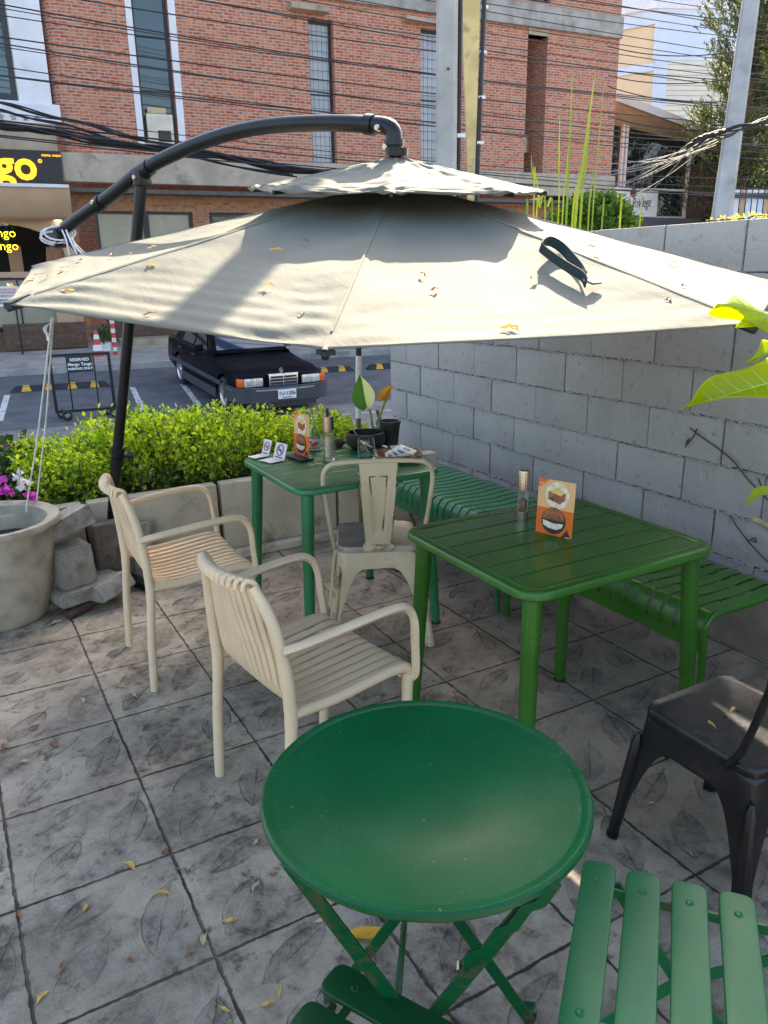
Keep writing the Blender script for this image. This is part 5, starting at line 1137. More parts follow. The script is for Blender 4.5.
def no_smoking(label, u0, u1, v0, v1):
    (xa, ya), (xb, yb) = onz(u0, v0), onz(u1, v1); p0, p1 = Vector((xa, ya, .742)), Vector((xb, yb, .742)); x = (p1-p0).normalized(); n = Vector((x.y, -x.x, 0)); n = n if n.dot(CAM-p0) > 0 else -n
    t = thing('no_smoking_sign', label, 'sign', (p0+p1)/2, 'no smoking tent signs'); w_ = (p1-p0).length; h = .075; y = (Vector((0, 0, 1))-n*.35).normalized(); nn = x.cross(y); nn = nn if nn.dot(CAM-p0) > 0 else -nn
    for k, (yy, d) in enumerate(((y, 0), ((n*1).normalized(), 0))):
        b = MB(); q = [p0, p1, p1+yy*h, p0+yy*h]; th_ = nn*-.0016 if k == 0 else Vector((0, 0, .0016)); b.add(q+[v_+th_ for v_ in q], [(0, 1, 2, 3), (7, 6, 5, 4), (0, 1, 5, 4), (1, 2, 6, 5), (2, 3, 7, 6), (3, 0, 4, 7)]); pl = b.build('panel', M['white_paint'], t, smooth=0)
        if k == 0: face = pl
    c = (p0+p1)/2+y*h*.56+nn*.0012; M3 = Matrix((x, y, nn)).transposed(); r = min(w_, h)*.36
    b = MB(); b.lathe([(r*.80, 0), (r, 0), (r, .0012), (r*.80, .0012), (r*.80, 0)], 24, c, M3); b.bar([c+(x-y).normalized()*r*.9+nn*.0016, c-(x-y).normalized()*r*.9+nn*.0016], r*.2, .0008, tuple(nn)); b.build('ban_ring', mat('purple_print', (.40, .03, .20), .5), face, smooth=0)
    b = MB(); b.bar([c-x*r*.6+nn*.0008, c+x*r*.5+nn*.0008], r*.22, .0008, tuple(nn)); b.build('cigarette', M['black_text'], face, smooth=0)
    b = MB(); c2 = (p0+p1)/2+y*h*.12+nn*.001; b.bar([c2-x*w_*.35, c2+x*w_*.35], .005, .0008, tuple(nn)); b.build('small_print', M['black_text'], face, smooth=0)
no_smoking('small no smoking tent sign at the left corner of the back table', 261.5, 268.5, 454.5, 456.5); no_smoking('small no smoking tent sign beside the orange menu card on the back table', 273, 284, 458, 461)
# stake leaning behind the table
b = MB(); a0 = aty(377, 410, 3.62); a1 = aty(389, 447, 3.62); dd_ = (a1-a0); b.tube([a0, a1+dd_*(a1.z/-dd_.z)], .010, 8); tag(b.build('wooden_stake', mat('old_wood', (.20, .14, .08), .85, 0, .3, 20), None, loc=(a1.x, a1.y, 0)), 'thin bare wooden stake leaning between the back table and wall end', 'stake')

# ------------------------------------------------------------------ big pot, blocks, flowers
M['pot_glaze'] = mat('mottled_pot_glaze', (.36, .30, .22), .42, 0, .14, 9, (.44, .38, .29), bmp=.10, bscale=40, dirt=(.52, .48, .41), dscale=2.2, dlo=.52, dhi=.8)
pc = Vector((.06, 3.92, 0)); t = thing('glazed_pot', 'big mottled glazed water pot at the left edge of the patio', 'pot', pc)
prof = [(r_*1.02, z_*.955) for r_, z_ in [(0, 0), (.20, 0), (.215, .02), (.222, .06), (.252, .18), (.278, .32), (.284, .42), (.284, .47), (.315, .478), (.322, .495), (.315, .512), (.285, .512), (.262, .50), (.262, .42), (.255, .32), (.23, .18), (.0, .12)]]
b = MB(); b.lathe(prof, 56, pc); b.build('body', M['pot_glaze'], t, smooth=50)
b = MB(); b.lathe([(0, .36), (.256, .36)], 40, pc); b.build('dark_fill', mat('dark_compost', (.02, .025, .018), .8, 0, .5, 20, bmp=.6, bscale=40), t, recalc=False)
b = MB(); b.tube(smoothpath([pc+Vector((-.22, -.05, .375)), pc+Vector((-.05, -.14, .385)), pc+Vector((.12, -.12, .38)), pc+Vector((.22, .02, .375))], 6), .012, 8); b.build('green_hose', mat('green_hose', (.01, .12, .07), .4), t)
M['block_grey'] = mat('broken_block_concrete', (.34, .31, .26), .9, 0, .25, 8, bmp=.7, bscale=55, dirt=(.20, .15, .10), dscale=6, dlo=.45, dhi=.7)
M['block_dark'] = mat('damp_block_concrete', (.20, .16, .12), .9, 0, .3, 9, bmp=.7, bscale=55, dirt=(.08, .06, .045), dscale=6, dlo=.45, dhi=.7)
def block(label, c, d, rot, mt, seed):
    q = random.Random(seed); bm = bmesh.new(); bmesh.ops.create_cube(bm, size=1)
    for v_ in bm.verts: v_.co = Vector((v_.co.x*d[0], v_.co.y*d[1], v_.co.z*d[2]))+Vector((q.gauss(0, 1), q.gauss(0, 1), q.gauss(0, 1)))*.006
    bmesh.ops.bevel(bm, geom=bm.edges[:], offset=.007, segments=2, affect='EDGES'); bmesh.ops.triangulate(bm, faces=bm.faces[:]); bmesh.ops.subdivide_edges(bm, edges=[e for e in bm.edges if e.calc_length() > .03], cuts=3)
    for v_ in bm.verts: v_.co += Vector((q.gauss(0, 1), q.gauss(0, 1), q.gauss(0, 1)))*.0009
    bmesh.ops.rotate(bm, verts=bm.verts, matrix=rot); b = MB(); bm.verts.index_update(); b.add([v_.co+Vector(c) for v_ in bm.verts], [[v_.index for v_ in f.verts] for f in bm.faces]); bm.free()
    return tag(b.build('concrete_block', mt, None, smooth=28, loc=c), label, 'block', 'loose concrete blocks by the pot')
block('flat concrete slab tilted on top of the block pile by the pot rim', (.37, 3.93, .40), (.30, .20, .075), rotm(R(12), R(-6), R(-17)), M['block_grey'], 1)
block('upright concrete block in the middle of the pile beside the pot', (.40, 3.87, .215), (.19, .15, .20), rotm(R(22)), M['block_grey'], 2)
block('broad flat slab at the bottom of the pile beside the pot', (.44, 3.90, .085), (.36, .28, .065), rotm(R(20)), M['block_grey'], 3)
block('brown damp block standing behind the black parasol pole', (.62, 4.05, .20), (.19, .12, .30), rotm(R(8), R(3)), M['block_dark'], 4)
block('lighter block leaning on the planter behind the parasol pole', (.78, 4.085, .15), (.12, .09, .30), rotm(R(-4), R(-5)), M['block_grey'], 5)
block('single paver tipped against a stone in front of the parasol pole', tuple(atz(109, 586, .085)), (.20, .15, .07), rotm(R(24), R(-14), R(-12)), M['block_grey'], 6)
block('rough dark base stone lying under the whole block pile', (.36, 4.0, .028), (.42, .30, .05), rotm(R(5)), M['block_dark'], 7)
b = MB(); b.bar([(.33, 3.70, .02), (.50, 3.80, .03)], .05, .035, (0, 0, 1), .3); tag(b.build('timber_offcut', mat('rotten_timber', (.06, .035, .022), .9, 0, .4, 25), None, loc=(.4, 3.75, .0)), 'dark rotten timber offcut lying before the block pile', 'timber')
block('rounded tan stone wedged beneath the tipped paver', (.47, 3.82, .045), (.09, .12, .09), rotm(R(30), R(20)), mat('tan_stone', (.36, .25, .14), .9, 0, .3, 10, bmp=.5), 8)
M['petal_pink'] = leafmat('magenta_petal', [(.45, .03, .38), (.62, .08, .50)], .4, .6, (1.3, .5, 1.2)); M['petal_white'] = leafmat('white_petal', [(.75, .75, .78), (.82, .80, .80)], .3, .6, (1, 1, 1))
t = thing('flowering_shrub', 'leafy shrub with magenta and white flowers behind the big pot', 'shrub', (.05, 4.75, 0))
b = MB(); fl = MB(); wf = MB(); sm = MB()
for i in range(170):
    c = Vector((rnd.uniform(-.45, .33), rnd.uniform(4.35, 4.9), rnd.uniform(.25, .72))); 
    if c.x > .34: continue
    leaf_quads(b, [c+rv(.05) for _ in range(16)], [rv(.8)+Vector((0, -.2, .4)) for _ in range(16)], .055, .5)
    sm.tube([(c.x*.7, 4.7, .2), c], .004, 4, cap=False)
for u, v, k in ((3, 487, 0), (8, 492, 0), (31, 493, 0), (34, 497, 0), (4, 447, 0), (20, 478, 1), (22, 486, 1)):
    c = atd(u, v, 3.9 if v > 470 else 4.4); q_ = [c+rv(.012) for _ in range(7)]; fb = MB(); leaf_quads(fb, q_, [rv(1)+(CAM-c).normalized()*.6 for _ in range(7)], .040, .75); fb.build('flower', M['petal_pink'] if k == 0 else M['petal_white'], t, smooth=0, recalc=False, merge=False)
b.build('foliage', M['plant_dark'], t, smooth=0, recalc=False, merge=False); sm.build('stems', M['bark'], t, recalc=False, merge=False)

# ------------------------------------------------------------------ car
M['car_paint'] = mat('black_car_paint', (.008, .009, .013), .2, .0, .2, 2, spec=.1, coat=0, rvar=.04); M['car_paint'].node_tree.nodes['Principled BSDF'].inputs['IOR'].default_value = 1.17; M['car_plastic'] = mat('dark_bumper_plastic', (.045, .05, .06), .5, 0, .15, 4)
M['headlamp'] = mat('headlamp_glass', (.62, .60, .55), .12, .35, .3, 14, spec=.9); M['amber'] = mat('amber_lens', (.80, .13, .01), .15, 0, .1, 20, spec=.8); M['tyre'] = mat('tyre_rubber', (.02, .02, .021), .8, 0, .3, 14); M['alloy'] = mat('alloy_wheel', (.55, .55, .56), .3, .8, .1, 9); M['windscreen'] = mat('blue_windscreen_reflection_glass', (.03, .05, .075), .04, 0, .1, 1, spec=1, rvar=.01)
def car():
    t = thing('parked_car', 'black four door saloon parked nose out in the marked bay', 'car')
    # x = distance back from the nose, y across, z up
    def loft(st_, ringf):
        rs = [ringf(*s) for s in st_]; m_ = len(rs[0]); return [q for r in rs for q in r], [tuple(range(m_-1, -1, -1)), tuple((len(rs)-1)*m_+j for j in range(m_))]+[(i*m_+j, i*m_+(j+1) % m_, (i+1)*m_+(j+1) % m_, (i+1)*m_+j) for i in range(len(rs)-1) for j in range(m_)]
    def ring(x, w_, zt, zc, zb): 
        h = [(0, zb), (w_-.10, zb), (w_-.02, zb+.10), (w_, .48), (w_-.005, .60), (w_-.035, zt-.035), (w_-.075, zt), (w_*.72, zt+(zc-zt)*.6), (w_*.35, zc), (0, zc)]
        return [Vector((x, y, z)) for y, z in h]+[Vector((x, -y, z)) for y, z in reversed(h[1:-1])]
    S_ = [(.10, .80, .70, .72, .30), (.16, .835, .735, .765, .24), (.5, .855, .80, .835, .20), (1.0, .868, .815, .845, .19), (1.45, .87, .855, .875, .19), (1.6, .87, .89, .905, .19), (2.5, .87, .915, .92, .19), (3.7, .865, .925, .94, .20), (4.1, .855, .925, .955, .22), (4.55, .83, .90, .94, .28), (4.66, .80, .86, .90, .34)]
    b = MB(); vs, fs = loft(S_, ring); b.add(vs, fs); body = b.build('body', M['car_paint'], t, smooth=40)
    cut = MB()
    for x in (.88, 3.68):
        for s in (-1, 1): cut.tube([(x, s*.62, .31), (x, s*1.0, .31)], .365, 40)
    cu = cut.build('cutter', M['tyre'], None, smooth=0); md = body.modifiers.new('arches', 'BOOLEAN'); md.operation = 'DIFFERENCE'; md.object = cu; md.solver = 'EXACT'
    bpy.context.view_layer.update(); dg = bpy.context.evaluated_depsgraph_get(); me = bpy.data.meshes.new_from_object(body.evaluated_get(dg)); body.modifiers.clear(); body.data = me; me.shade_smooth(); me.set_sharp_from_angle(angle=R(35)); bpy.data.objects.remove(cu)
    # cabin
    def cab(x, w_, z): h = [(0, .90), (.80, .90), (w_+(.80-w_)*.25, z-.25*(z-.9)), (w_, z-.045), (w_-.08, z), (0, z+.015)]; return [Vector((x, y, zz)) for y, zz in h]+[Vector((x, -y, zz)) for y, zz in reversed(h[1:-1])]
    b = MB(); vs, fs = loft([(1.52, .72, .93), (2.22, .585, 1.375), (2.6, .60, 1.42), (3.3, .60, 1.415), (3.72, .585, 1.36), (4.18, .70, .96)], cab); b.add(vs, fs); b.build('roof', M['car_paint'], t, smooth=30)
    b = MB(); b.quad((1.575, -.70, .965), (1.575, .70, .965), (2.185, .555, 1.36), (2.185, -.555, 1.36)); b.v = [(x-.014, y, z+.012) for x, y, z in b.v]; b.build('windscreen', M['windscreen'], t, smooth=0)
    for s in (-1, 1):
        for x0, x1, x2, x3 in ((1.85, 2.32, 2.66, 2.62), (2.72, 2.70, 3.36, 3.42)):
            b = MB(); b.add([(x0+.0, s*.792, .945), (x1, s*.632, 1.335), (x2, s*.628, 1.345), (x3, s*.792, .945)], [(0, 1, 2, 3)]); b.build('side_window', M['dark_glass'], t, smooth=0)
        b = MB(); b.bar([(.95, s*.872, .50), (4.3, s*.872, .50)], .018, .085); b.bar([(1.25, s*.868, .27), (3.3, s*.868, .27)], .03, .16); b.build('side_moulding', M['car_plastic'], t, smooth=0)
        b = MB(); b.box((1.95, s*.93, .98), (.10, .17, .12), bev=.03); b.build('wing_mirror', M['car_paint'], t)
        b = MB(); b.bar([(2.45, s*.873, .79), (2.62, s*.873, .79)], .022, .03); b.bar([(3.35, s*.873, .80), (3.52, s*.873, .80)], .022, .03); b.build('door_handle', M['car_plastic'], t)
        b = MB(); b.box((.125, s*.555, .625), (.09, .36, .145), bev=.02); b.build('headlight', M['headlamp'], t)
        b = MB(); b.box((.16, s*.785, .625), (.14, .105, .145), bev=.025); b.build('indicator', M['amber'], t)
        for x in (.88, 3.68):
            wh = MB(); wh.lathe([(.205, -.095), (.29, -.09), (.308, -.06), (.31, 0), (.308, .06), (.29, .09), (.205, .095)], 36, (x, s*.755, .31), rotm(0, R(90))); wo = wh.build('wheel', M['tyre'], t)
            c = MB(); c.lathe([(.0, .085), (.045, .088), (.06, .07), (.16, .06), (.19, .075), (.206, .092), (.206, .04), (0, .04)], 36, (x, s*.755, .31), rotm(0, R(90*-s))); rim = c.build('rim', M['alloy'], wo)
            c = MB()
            for k in range(15): a = k*math.tau/15; c.box((x+.135*math.cos(a), s*(.755+.0665), .31+.135*math.sin(a)), (.022, .01, .012), None); 
            c.build('rim_slots', M['tyre'], rim, smooth=0)
    b = MB(); b.box((.07, 0, .625), (.05, .56, .235), bev=.012); b.box((.1, 0, .745), (.1, .58, .02), bev=.006); g_ = b.build('grille', M['chrome'], t)
    b = MB()
    for s in (-1, 1):
        for k in range(4): b.box((.044, s*.132, .545+.052*k), (.02, .238, .034))
    b.build('grille_slots', M['black_sat'], g_, smooth=0)
    b = MB(); b.tube([(.155+.0*k, .034*math.cos(k*math.tau/20), .795+.034*math.sin(k*math.tau/20)) for k in range(20)], .004, 6, closed=True)
    for k in range(3): a = math.pi/2+k*math.tau/3; b.tube([(.155, 0, .795), (.155, .034*math.cos(a), .795+.034*math.sin(a))], .0035, 5)
    b.tube([(.155, 0, .745), (.155, 0, .765)], .006, 6); b.build('bonnet_emblem', M['chrome'], t)
    b = MB(); b.cage(smoothpath([(.62, -.875, .45), (.20, -.86, .45), (.06, -.74, .45), (.0, -.35, .45), (-.01, 0, .45), (.0, .35, .45), (.06, .74, .45), (.20, .86, .45), (.62, .875, .45)], 4), [(.0, .10), (.035, .085), (.045, .02), (.035, -.07), (.02, -.14), (-.06, -.15), (-.06, .10)], (0, 0, 1)); bp = b.build('bumper', M['car_plastic'], t, smooth=30)
    b = MB(); b.cage(smoothpath([(.45, -.925, .512), (.18, -.905, .512), (.03, -.775, .512), (-.062, -.36, .512), (-.074, 0, .512), (-.062, .36, .512), (.03, .775, .512), (.18, .905, .512), (.45, .925, .512)], 4), [(.01, .014), (.012, 0), (.01, -.014), (-.01, -.014), (-.01, .014)], (0, 0, 1)); b.build('bumper_trim', M['chrome'], bp, smooth=30)
    b = MB(); b.box((-.092, 0, .425), (.012, .35, .155), bev=.004); pl = b.build('number_plate', M['white_paint'], t)
    text('plate_text', '1U-1306', .092, frame((-.0995, 0, .440), (0, -1, 0), (0, 0, 1)), M['black_text'], pl, .001, 0, 'CENTER', .002); b = MB(); b.bar([(-.0990, -.09, .372), (-.0990, .09, .372)], .002, .014, (0, 0, 1)); b.build('plate_small_text', M['black_text'], pl, smooth=0)
    b = MB(); b.box((.2, 0, .26), (.3, 1.3, .18), bev=.03); b.build('lower_grille', M['car_plastic'], t)
    for s in (-1, 1): b = MB(); b.tube([(1.62, s*.25-.15, .935), (1.66, s*.25+.35, .985)], .007, 5); b.build('wiper', M['black_sat'], t)
    return t
cr = car(); cr.scale = (.92, .875, .92); cr.rotation_euler = (R(0), -R(3.43), R(90)); CW = atd(223.8, 393, 12.6)      # front right wheel centre
# local (.88, +.84, .31) should sit at CW (local +y points to world -x)
cr.location = (0, 0, 0); bpy.context.view_layer.update(); off_ = cr.matrix_world.to_3x3() @ Vector((.88, .84, .31)); lx = CW-off_; cr.location = (lx.x, lx.y, st((lx-SO).dot(SX), (lx-SO).dot(SN)).z+.006)
# ------------------------------------------------------------------ wheeled reserved frame, cone, bollard
t = thing('reserved_gate', 'black wheeled frame with a reserved parking sign standing in the bay', 'sign frame')
b = MB(); W_, H_ = .90, .86; z0 = .13
b.bar([(-W_/2, 0, z0), (W_/2, 0, z0)], .045, .04); b.bar([(-W_/2, 0, z0+H_), (W_/2, 0, z0+H_)], .045, .045); b.bar([(-W_/2+.02, 0, z0+.02), (-W_/2+.02, 0, z0+H_-.02)], .045, .045, (0, 1, 0)); b.bar([(W_/2-.02, 0, z0+.02), (W_/2-.02, 0, z0+H_-.02)], .045, .045, (0, 1, 0)); b.build('frame', M['black_metal'], t, smooth=0)
for x in (-.19, .20): b = MB(); b.bar([(x, 0, z0+.02), (x, 0, z0+H_-.02)], .022, .022, (0, 1, 0)); b.build('upright', M['black_metal'], t, smooth=0)
b = MB(); b.box((-.005, -.032, z0+H_-.14), (.37, .012, .25), bev=.004); pl = b.build('sign_plate', M['sign_black'], t)
for k, (s_, hh, zz) in enumerate((('RESERVED', .062, .065), ('Mango Tango', .064, -.005), ('PARKING ONLY', .05, -.072))): text('sign_text', s_, hh, frame((-.005, -.0395, z0+H_-.14+zz), (1, 0, 0), (0, 0, 1)), M['white_text'], pl, .001, 0, 'CENTER', .0015)
for x in (-.34, .36):
    for y in (-.11, .11):
        b = MB(); b.lathe([(0, -.02), (.06, -.02), (.075, -.012), (.075, .012), (.06, .02), (0, .02)], 20, (x+(.06 if y < 0 else -.02), y, .075), rotm(0, R(90))); wo = b.build('castor', M['rubber'], t); b = MB(); b.lathe([(0, -.024), (.03, -.024), (.035, -.02), (.035, .02), (.03, .024), (0, .024)], 14, (x+(.06 if y < 0 else -.02), y, .075), rotm(0, R(90))); b.build('hub', M['steel'], wo)
    b = MB(); b.bar([(x+.02, -.13, z0-.01), (x+.02, .13, z0-.01)], .05, .03); b.build('foot', M['black_metal'], t, smooth=0)
gp = atd(88, 424, 12.3); t.location = (gp.x, gp.y, st((gp-SO).dot(SX), (gp-SO).dot(SN)).z+.004); t.rotation_euler = (0, 0, R(-8))
M['cone_red'] = mat('cone_red', (.62, .045, .035), .5, 0, .12, 8, dirt=(.40, .06, .05), dscale=6); M['reflective'] = mat('reflective_white', (.74, .73, .70), .4, 0, .08, 9, dirt=(.5, .46, .42), dscale=8)
def onpave(u, v, d): p = atd(u, v, d); return p
p = atd(99.5, 363, 17.2); t = thing('traffic_cone', 'red traffic cone with a pale reflective band beside the brick pillar', 'traffic cone', p)
b = MB(); b.box(p+Vector((0, 0, .02)), (.36, .36, .04), rotm(R(10)), bev=.01); b.build('base', M['cone_red'], t); b = MB(); b.lathe([(.0, .04), (.145, .04), (.13, .10), (.035, .70), (.03, .72), (0, .72)], 28, p); co = b.build('body', M['cone_red'], t)
for a, c in ((.27, .40), (.52, .62)): b = MB(); f = lambda z: .13-(z-.10)*.095/.60+.003; b.lathe([(f(a), a), (f(c), c)], 28, p); b.build('band', M['reflective'], co, recalc=False)
p = atd(116.5, 361, 17.4); t = thing('bollard', 'slim red and white banded bollard next to the red cone', 'bollard', p)
b = MB(); b.lathe([(0, 0), (.12, 0), (.12, .02), (.06, .04), (.045, .05), (.045, .96), (.035, .98), (0, .985)], 24, p); bo = b.build('post', M['cone_red'], t)
for a in (.22, .42, .62, .82): b = MB(); b.lathe([(.0475, a), (.0475, a+.09)], 24, p); b.build('band', M['reflective'], bo, recalc=False)
p = atd(107, 352, 17.9); t = thing('potted_plant', 'small white pot with dark green foliage between the cone and bollard', 'plant', p)
b = MB(); b.lathe([(0, 0), (.09, 0), (.12, .22), (.10, .22), (0, .2)], 20, p); b.build('pot', M['white_paint'], t); b = MB(); leaf_quads(b, [p+Vector((0, 0, .36))+rv(.10) for _ in range(120)], [rv(1)+Vector((0, 0, .5)) for _ in range(120)], .11, .4); b.build('foliage', M['plant_dark'], t, smooth=0, recalc=False, merge=False)

# ------------------------------------------------------------------ plants over the wall and at the right edge
def reed_mat():
    m = leafmat('reed_leaf', [(.10, .20, .02), (.26, .34, .02), (.44, .44, .03)], .35); t = m.node_tree; X.t = t; P = coords(t); sp = t.nodes.new('ShaderNodeSeparateXYZ'); t.links.new(P, sp.inputs[0])
    b = t.nodes['Principled BSDF']; src = b.inputs['Base Color'].links[0].from_socket; z = X(sp.outputs[2])+(X(noise(t, P, 3, 3))-.5)*2.2
    c = mixc(t, sstep(z, 2.6, 3.7), src, (.52, .40, .12)); c = mixc(t, sstep(X(noise(t, P, 14, 4)), .55, .7)*.5, c, (.16, .20, .03)); t.links.new(c, b.inputs['Base Color']); return m
M['reed'] = reed_mat(); M['bush'] = leafmat('round_bush_leaf', [(.03, .08, .012), (.07, .15, .02), (.14, .24, .04)], .35)
t = thing('reed_clump', 'tall thin yellow green reed blades rising above the block wall', 'plant', (4.0, 5.0, -.7)); st_b = MB(); b = MB()
for (u0, v0, u1, v1, wd) in ((558, 226, 560, 100, 3), (566, 226, 573, 62, 4), (575, 226, 596, 66, 6), (580, 226, 592, 95, 5), (572, 226, 590, 130, 4), (592, 226, 604, 78, 3), (588, 226, 594, 160, 3), (620, 222, 622, 195, 4), (602, 224, 604, 208, 3), (552, 228, 540, 180, 3), (545, 228, 533, 160, 3), (534, 200, 531, 152, 3), (640, 222, 642, 205, 2), (562, 226, 571, 120, 3), (526, 226, 528, 200, 4), (536, 226, 545, 185, 3)):
    d = 6.3+rnd.uniform(-.25, .25); a = atd(u0, v0, d); c = atd(u1, v1, d); m_ = a.lerp(c, .55)+Vector((rnd.uniform(-.02, .02), 0, 0)); root = Vector((a.x, a.y, -.7)); mid = a.lerp(c, .45)
    pts = smoothpath([root, a, mid, c], 6); n = len(pts); w_ = wd/776*d*.33; fd_ = Vector((math.cos(rnd.uniform(-.8, .8)), math.sin(rnd.uniform(-.8, .8)), 0)); vs = []
    for i, q in enumerate(pts): k = w_*min(1, .45+i/n*.9)*(1-(i/(n-1))**4); s_ = (CAM-q).cross(Vector((0, 0, 1))).normalized(); vs += [q+s_*k, q+fd_*k*.0+(CAM-q).normalized()*k*.4, q-s_*k]
    b.add(vs, [(3*i+j, 3*i+j+1, 3*(i+1)+j+1, 3*(i+1)+j) for i in range(n-1) for j in (0, 1)])
b.build('blades', M['reed'], t, smooth=60, recalc=False, merge=False)
t = thing('round_bush', 'clipped round green bush showing over the wall top', 'bush', atd(592, 222, 9)); bc = atd(594, 222, 8.6); t.location = (bc.x, bc.y, -.68); b = MB(); sm = MB()
for i in range(520):
    d = rv(1).normalized(); 
    if d.z < -.3: continue
    c = bc+Vector((d.x*.45, d.y*.42, d.z*.33-.07))*rnd.uniform(.78, 1.03); leaf_quads(b, [c+rv(.03) for _ in range(14)], [d*.8+rv(.6) for _ in range(14)], .055, .5); 
    if i % 4 == 0: sm.tube([(bc.x, bc.y, bc.z-.5), c], .008, 4, cap=False)
sm.tube([(bc.x, bc.y, -.68), (bc.x, bc.y, bc.z-.3)], .05, 8); b.build('foliage', M['bush'], t, smooth=0, recalc=False, merge=False); sm.build('stems', M['bark'], t, recalc=False, merge=False)
t = thing('creeper', 'bright yellow creeper leaves lying along the wall top at the right', 'creeper', (3.0, 2.35, 1.742)); b = MB(); sm = MB(); pp = []
for i in range(70):
    y = rnd.uniform(2.12, 2.42); q = Vector((rnd.uniform(2.955, 3.08), y, 1.748+rnd.random()**2*.012)); leaf_quads(b, [q], [rv(.7)+Vector((-.4, 0, .35))], .016, .5)
b.build('leaves', leafmat('yellow_creeper', [(.22, .26, .03), (.44, .42, .04), (.50, .36, .05)], .4), t, smooth=0, recalc=False, merge=False); sm.tube(smoothpath([(3.03, 2.05, 1.75), (3.0, 2.2, 1.755), (3.05, 2.3, 1.752), (3.0, 2.45, 1.75)], 5), .004, 5); sm.build('stem', M['bark'], t)
t = thing('broadleaf_plant', 'plant with large glowing lime leaves reaching in at the right edge', 'plant', (2.42, .70, 0)); M['lime_vein'] = mat('lime_vein', (.42, .58, .10), .5, 0, .1)
M['lime'] = leafmat('lime_leaf', [(.40, .50, .008), (.46, .55, .012)], .6, .35, (1.7, 1.5, .3))
base = Vector((2.42, .70, 0)); sm = MB(); yl = 1.16
def pleaf(u, v, y=None): return aty(u, v, y or yl)
L1b, L1t = pleaf(812, 372), pleaf(696, 398); L2b, L2t = pleaf(800, 330), pleaf(738, 291)
b = MB(); n_ = Vector((-.15, -.85, .5))
def lf(name, A, Bt, wd, nn, curl, wav, ph):
    d = (Bt-A); L = d.length; d.normalize(); nn = (nn-d*nn.dot(d)).normalized(); s = d.cross(nn); b = MB()
    def fn(i, j):
        a = j*2-1; wv = wd*.5*math.sin(math.pi*min(1, i*.97+.03)**.85)**.8; return A+d*L*i+s*a*wv*(1 if a > 0 else .8)+nn*(abs(a)**1.4*curl+wav*math.sin(i*7+ph)*a-.05*i*i)+s*.012*math.sin(i*9+ph)*abs(a)
    b.grid(fn, 28, 12); o = b.build(name, M['lime'], t, smooth=60, recalc=False); md = o.modifiers.new('blade', 'SOLIDIFY'); md.thickness = .0012
    v_ = MB(); v_.tube([fn(k/24, .5)+nn*.0012 for k in range(24)], [.0028*(1-k/26) for k in range(24)], 6); v_.build('midrib', M['lime_vein'], o)
    for k in range(2, 9):
        for s_ in (-1, 1): v_ = MB(); i0 = k/10; v_.tube([fn(min(.97, i0+.10*q), .5+s_*.47*q)+nn*.0010 for q in (0, .3, .6, 1)], [.0013, .0011, .0009, .0004], 4); v_.build('vein', M['lime_vein'], o)
    return o
lf('leaf', L1b, L1t, .115, Vector((-.1, -.75, .65)), .03, .012, .4); lf('leaf', L2b, L2t, .10, Vector((-.2, -.7, .6)), -.02, .010, 1.5); lf('leaf', pleaf(815, 335), pleaf(753, 312), .07, Vector((0, -.6, .7)), .02, .01, 0); lf('leaf', pleaf(800, 350), pleaf(758, 345), .05, Vector((0, -.5, .8)), .015, .01, 2); lf('leaf', pleaf(800, 480, 1.5), pleaf(752, 496, 1.5), .05, Vector((0, -.6, .7)), .01, .005, 1)
for e in (L1b, L2b, pleaf(815, 335), pleaf(800, 350), pleaf(800, 480, 1.5)): sm.tube(smoothpath([base, base+Vector((0, .05, .6)), base.lerp(e, .55)+Vector((0, 0, .55)), e], 6), .009, 8)
for k in range(9):
    a_ = R(200+k*41); e = base+Vector((.05+.22*abs(math.cos(a_)), -.30+.28*math.sin(a_), .55+.09*k)); sm.tube(smoothpath([base, base.lerp(e, .5)+Vector((0, 0, .25)), e], 6), .007, 8)
    lf('leaf', e, e+Vector((.10+.1*math.cos(a_), .22*math.sin(a_)-.1, -.05)).normalized()*0+Vector((.12*math.cos(a_)+.08, .2*math.sin(a_)-.12, -.06)), .14, Vector((0, 0, 1)), .02, .008, k)
sm.build('stem', M['stalk'], t); b = MB(); b.lathe([(0, 0), (.14, 0), (.18, .28), (.16, .28), (0, .25)], 24, base); b.build('pot', M['black_sat'], t)
t = thing('dry_vine', 'thin dark dry vine trailing down the face of the block wall', 'vine', (2.94, 2.1, .2)); b = MB()
for pts in ([(690, 428), (700, 436), (716, 447), (733, 461), (745, 476), (758, 490), (768, 500)], [(697, 429), (693, 437), (688, 443)], [(730, 515), (738, 528), (748, 541), (760, 554), (772, 566)], [(749, 541), (755, 538), (756, 543)], [(758, 478), (763, 489), (770, 494)]): b.tube(smoothpath([atx(u, v, 2.938) for u, v in pts], 4), .0035, 5)
b.build('stem', M['bark'], t); b = MB(); leaf_quads(b, [atx(u, v, 2.93) for u, v in ((690, 437), (687, 442), (751, 541))], [Vector((0, .3, -.8)), Vector((0, .4, -.9)), Vector((0, -1, .2))], .05, .25); b.build('dead_leaf', M['bark'], t, smooth=0, recalc=False)
b = MB(); a0 = atx(754, 519, 2.80); b.tube([a0, a0+Vector((.02, -.25, -.06))], .012, 10); tag(b.build('cut_branch', mat('cut_wood', (.45, .36, .20), .7, 0, .2, 30), None, loc=a0), 'short pale cut branch end poking in above the nearer bench', 'branch')
b = MB(); q = [Vector((rnd.uniform(2.45, 2.75), rnd.uniform(1.15, 1.42), .01)) for _ in range(140)]; leaf_quads(b, q, [rv(.5)+Vector((0, 0, .9)) for _ in q], .06, .3); o = tag(b.build('weed_patch', M['bush'], None, smooth=0, recalc=False, merge=False, loc=(2.6, 1.3, 0)), 'low green weeds on the floor behind the black chair', 'weeds'); o['kind'] = 'stuff'

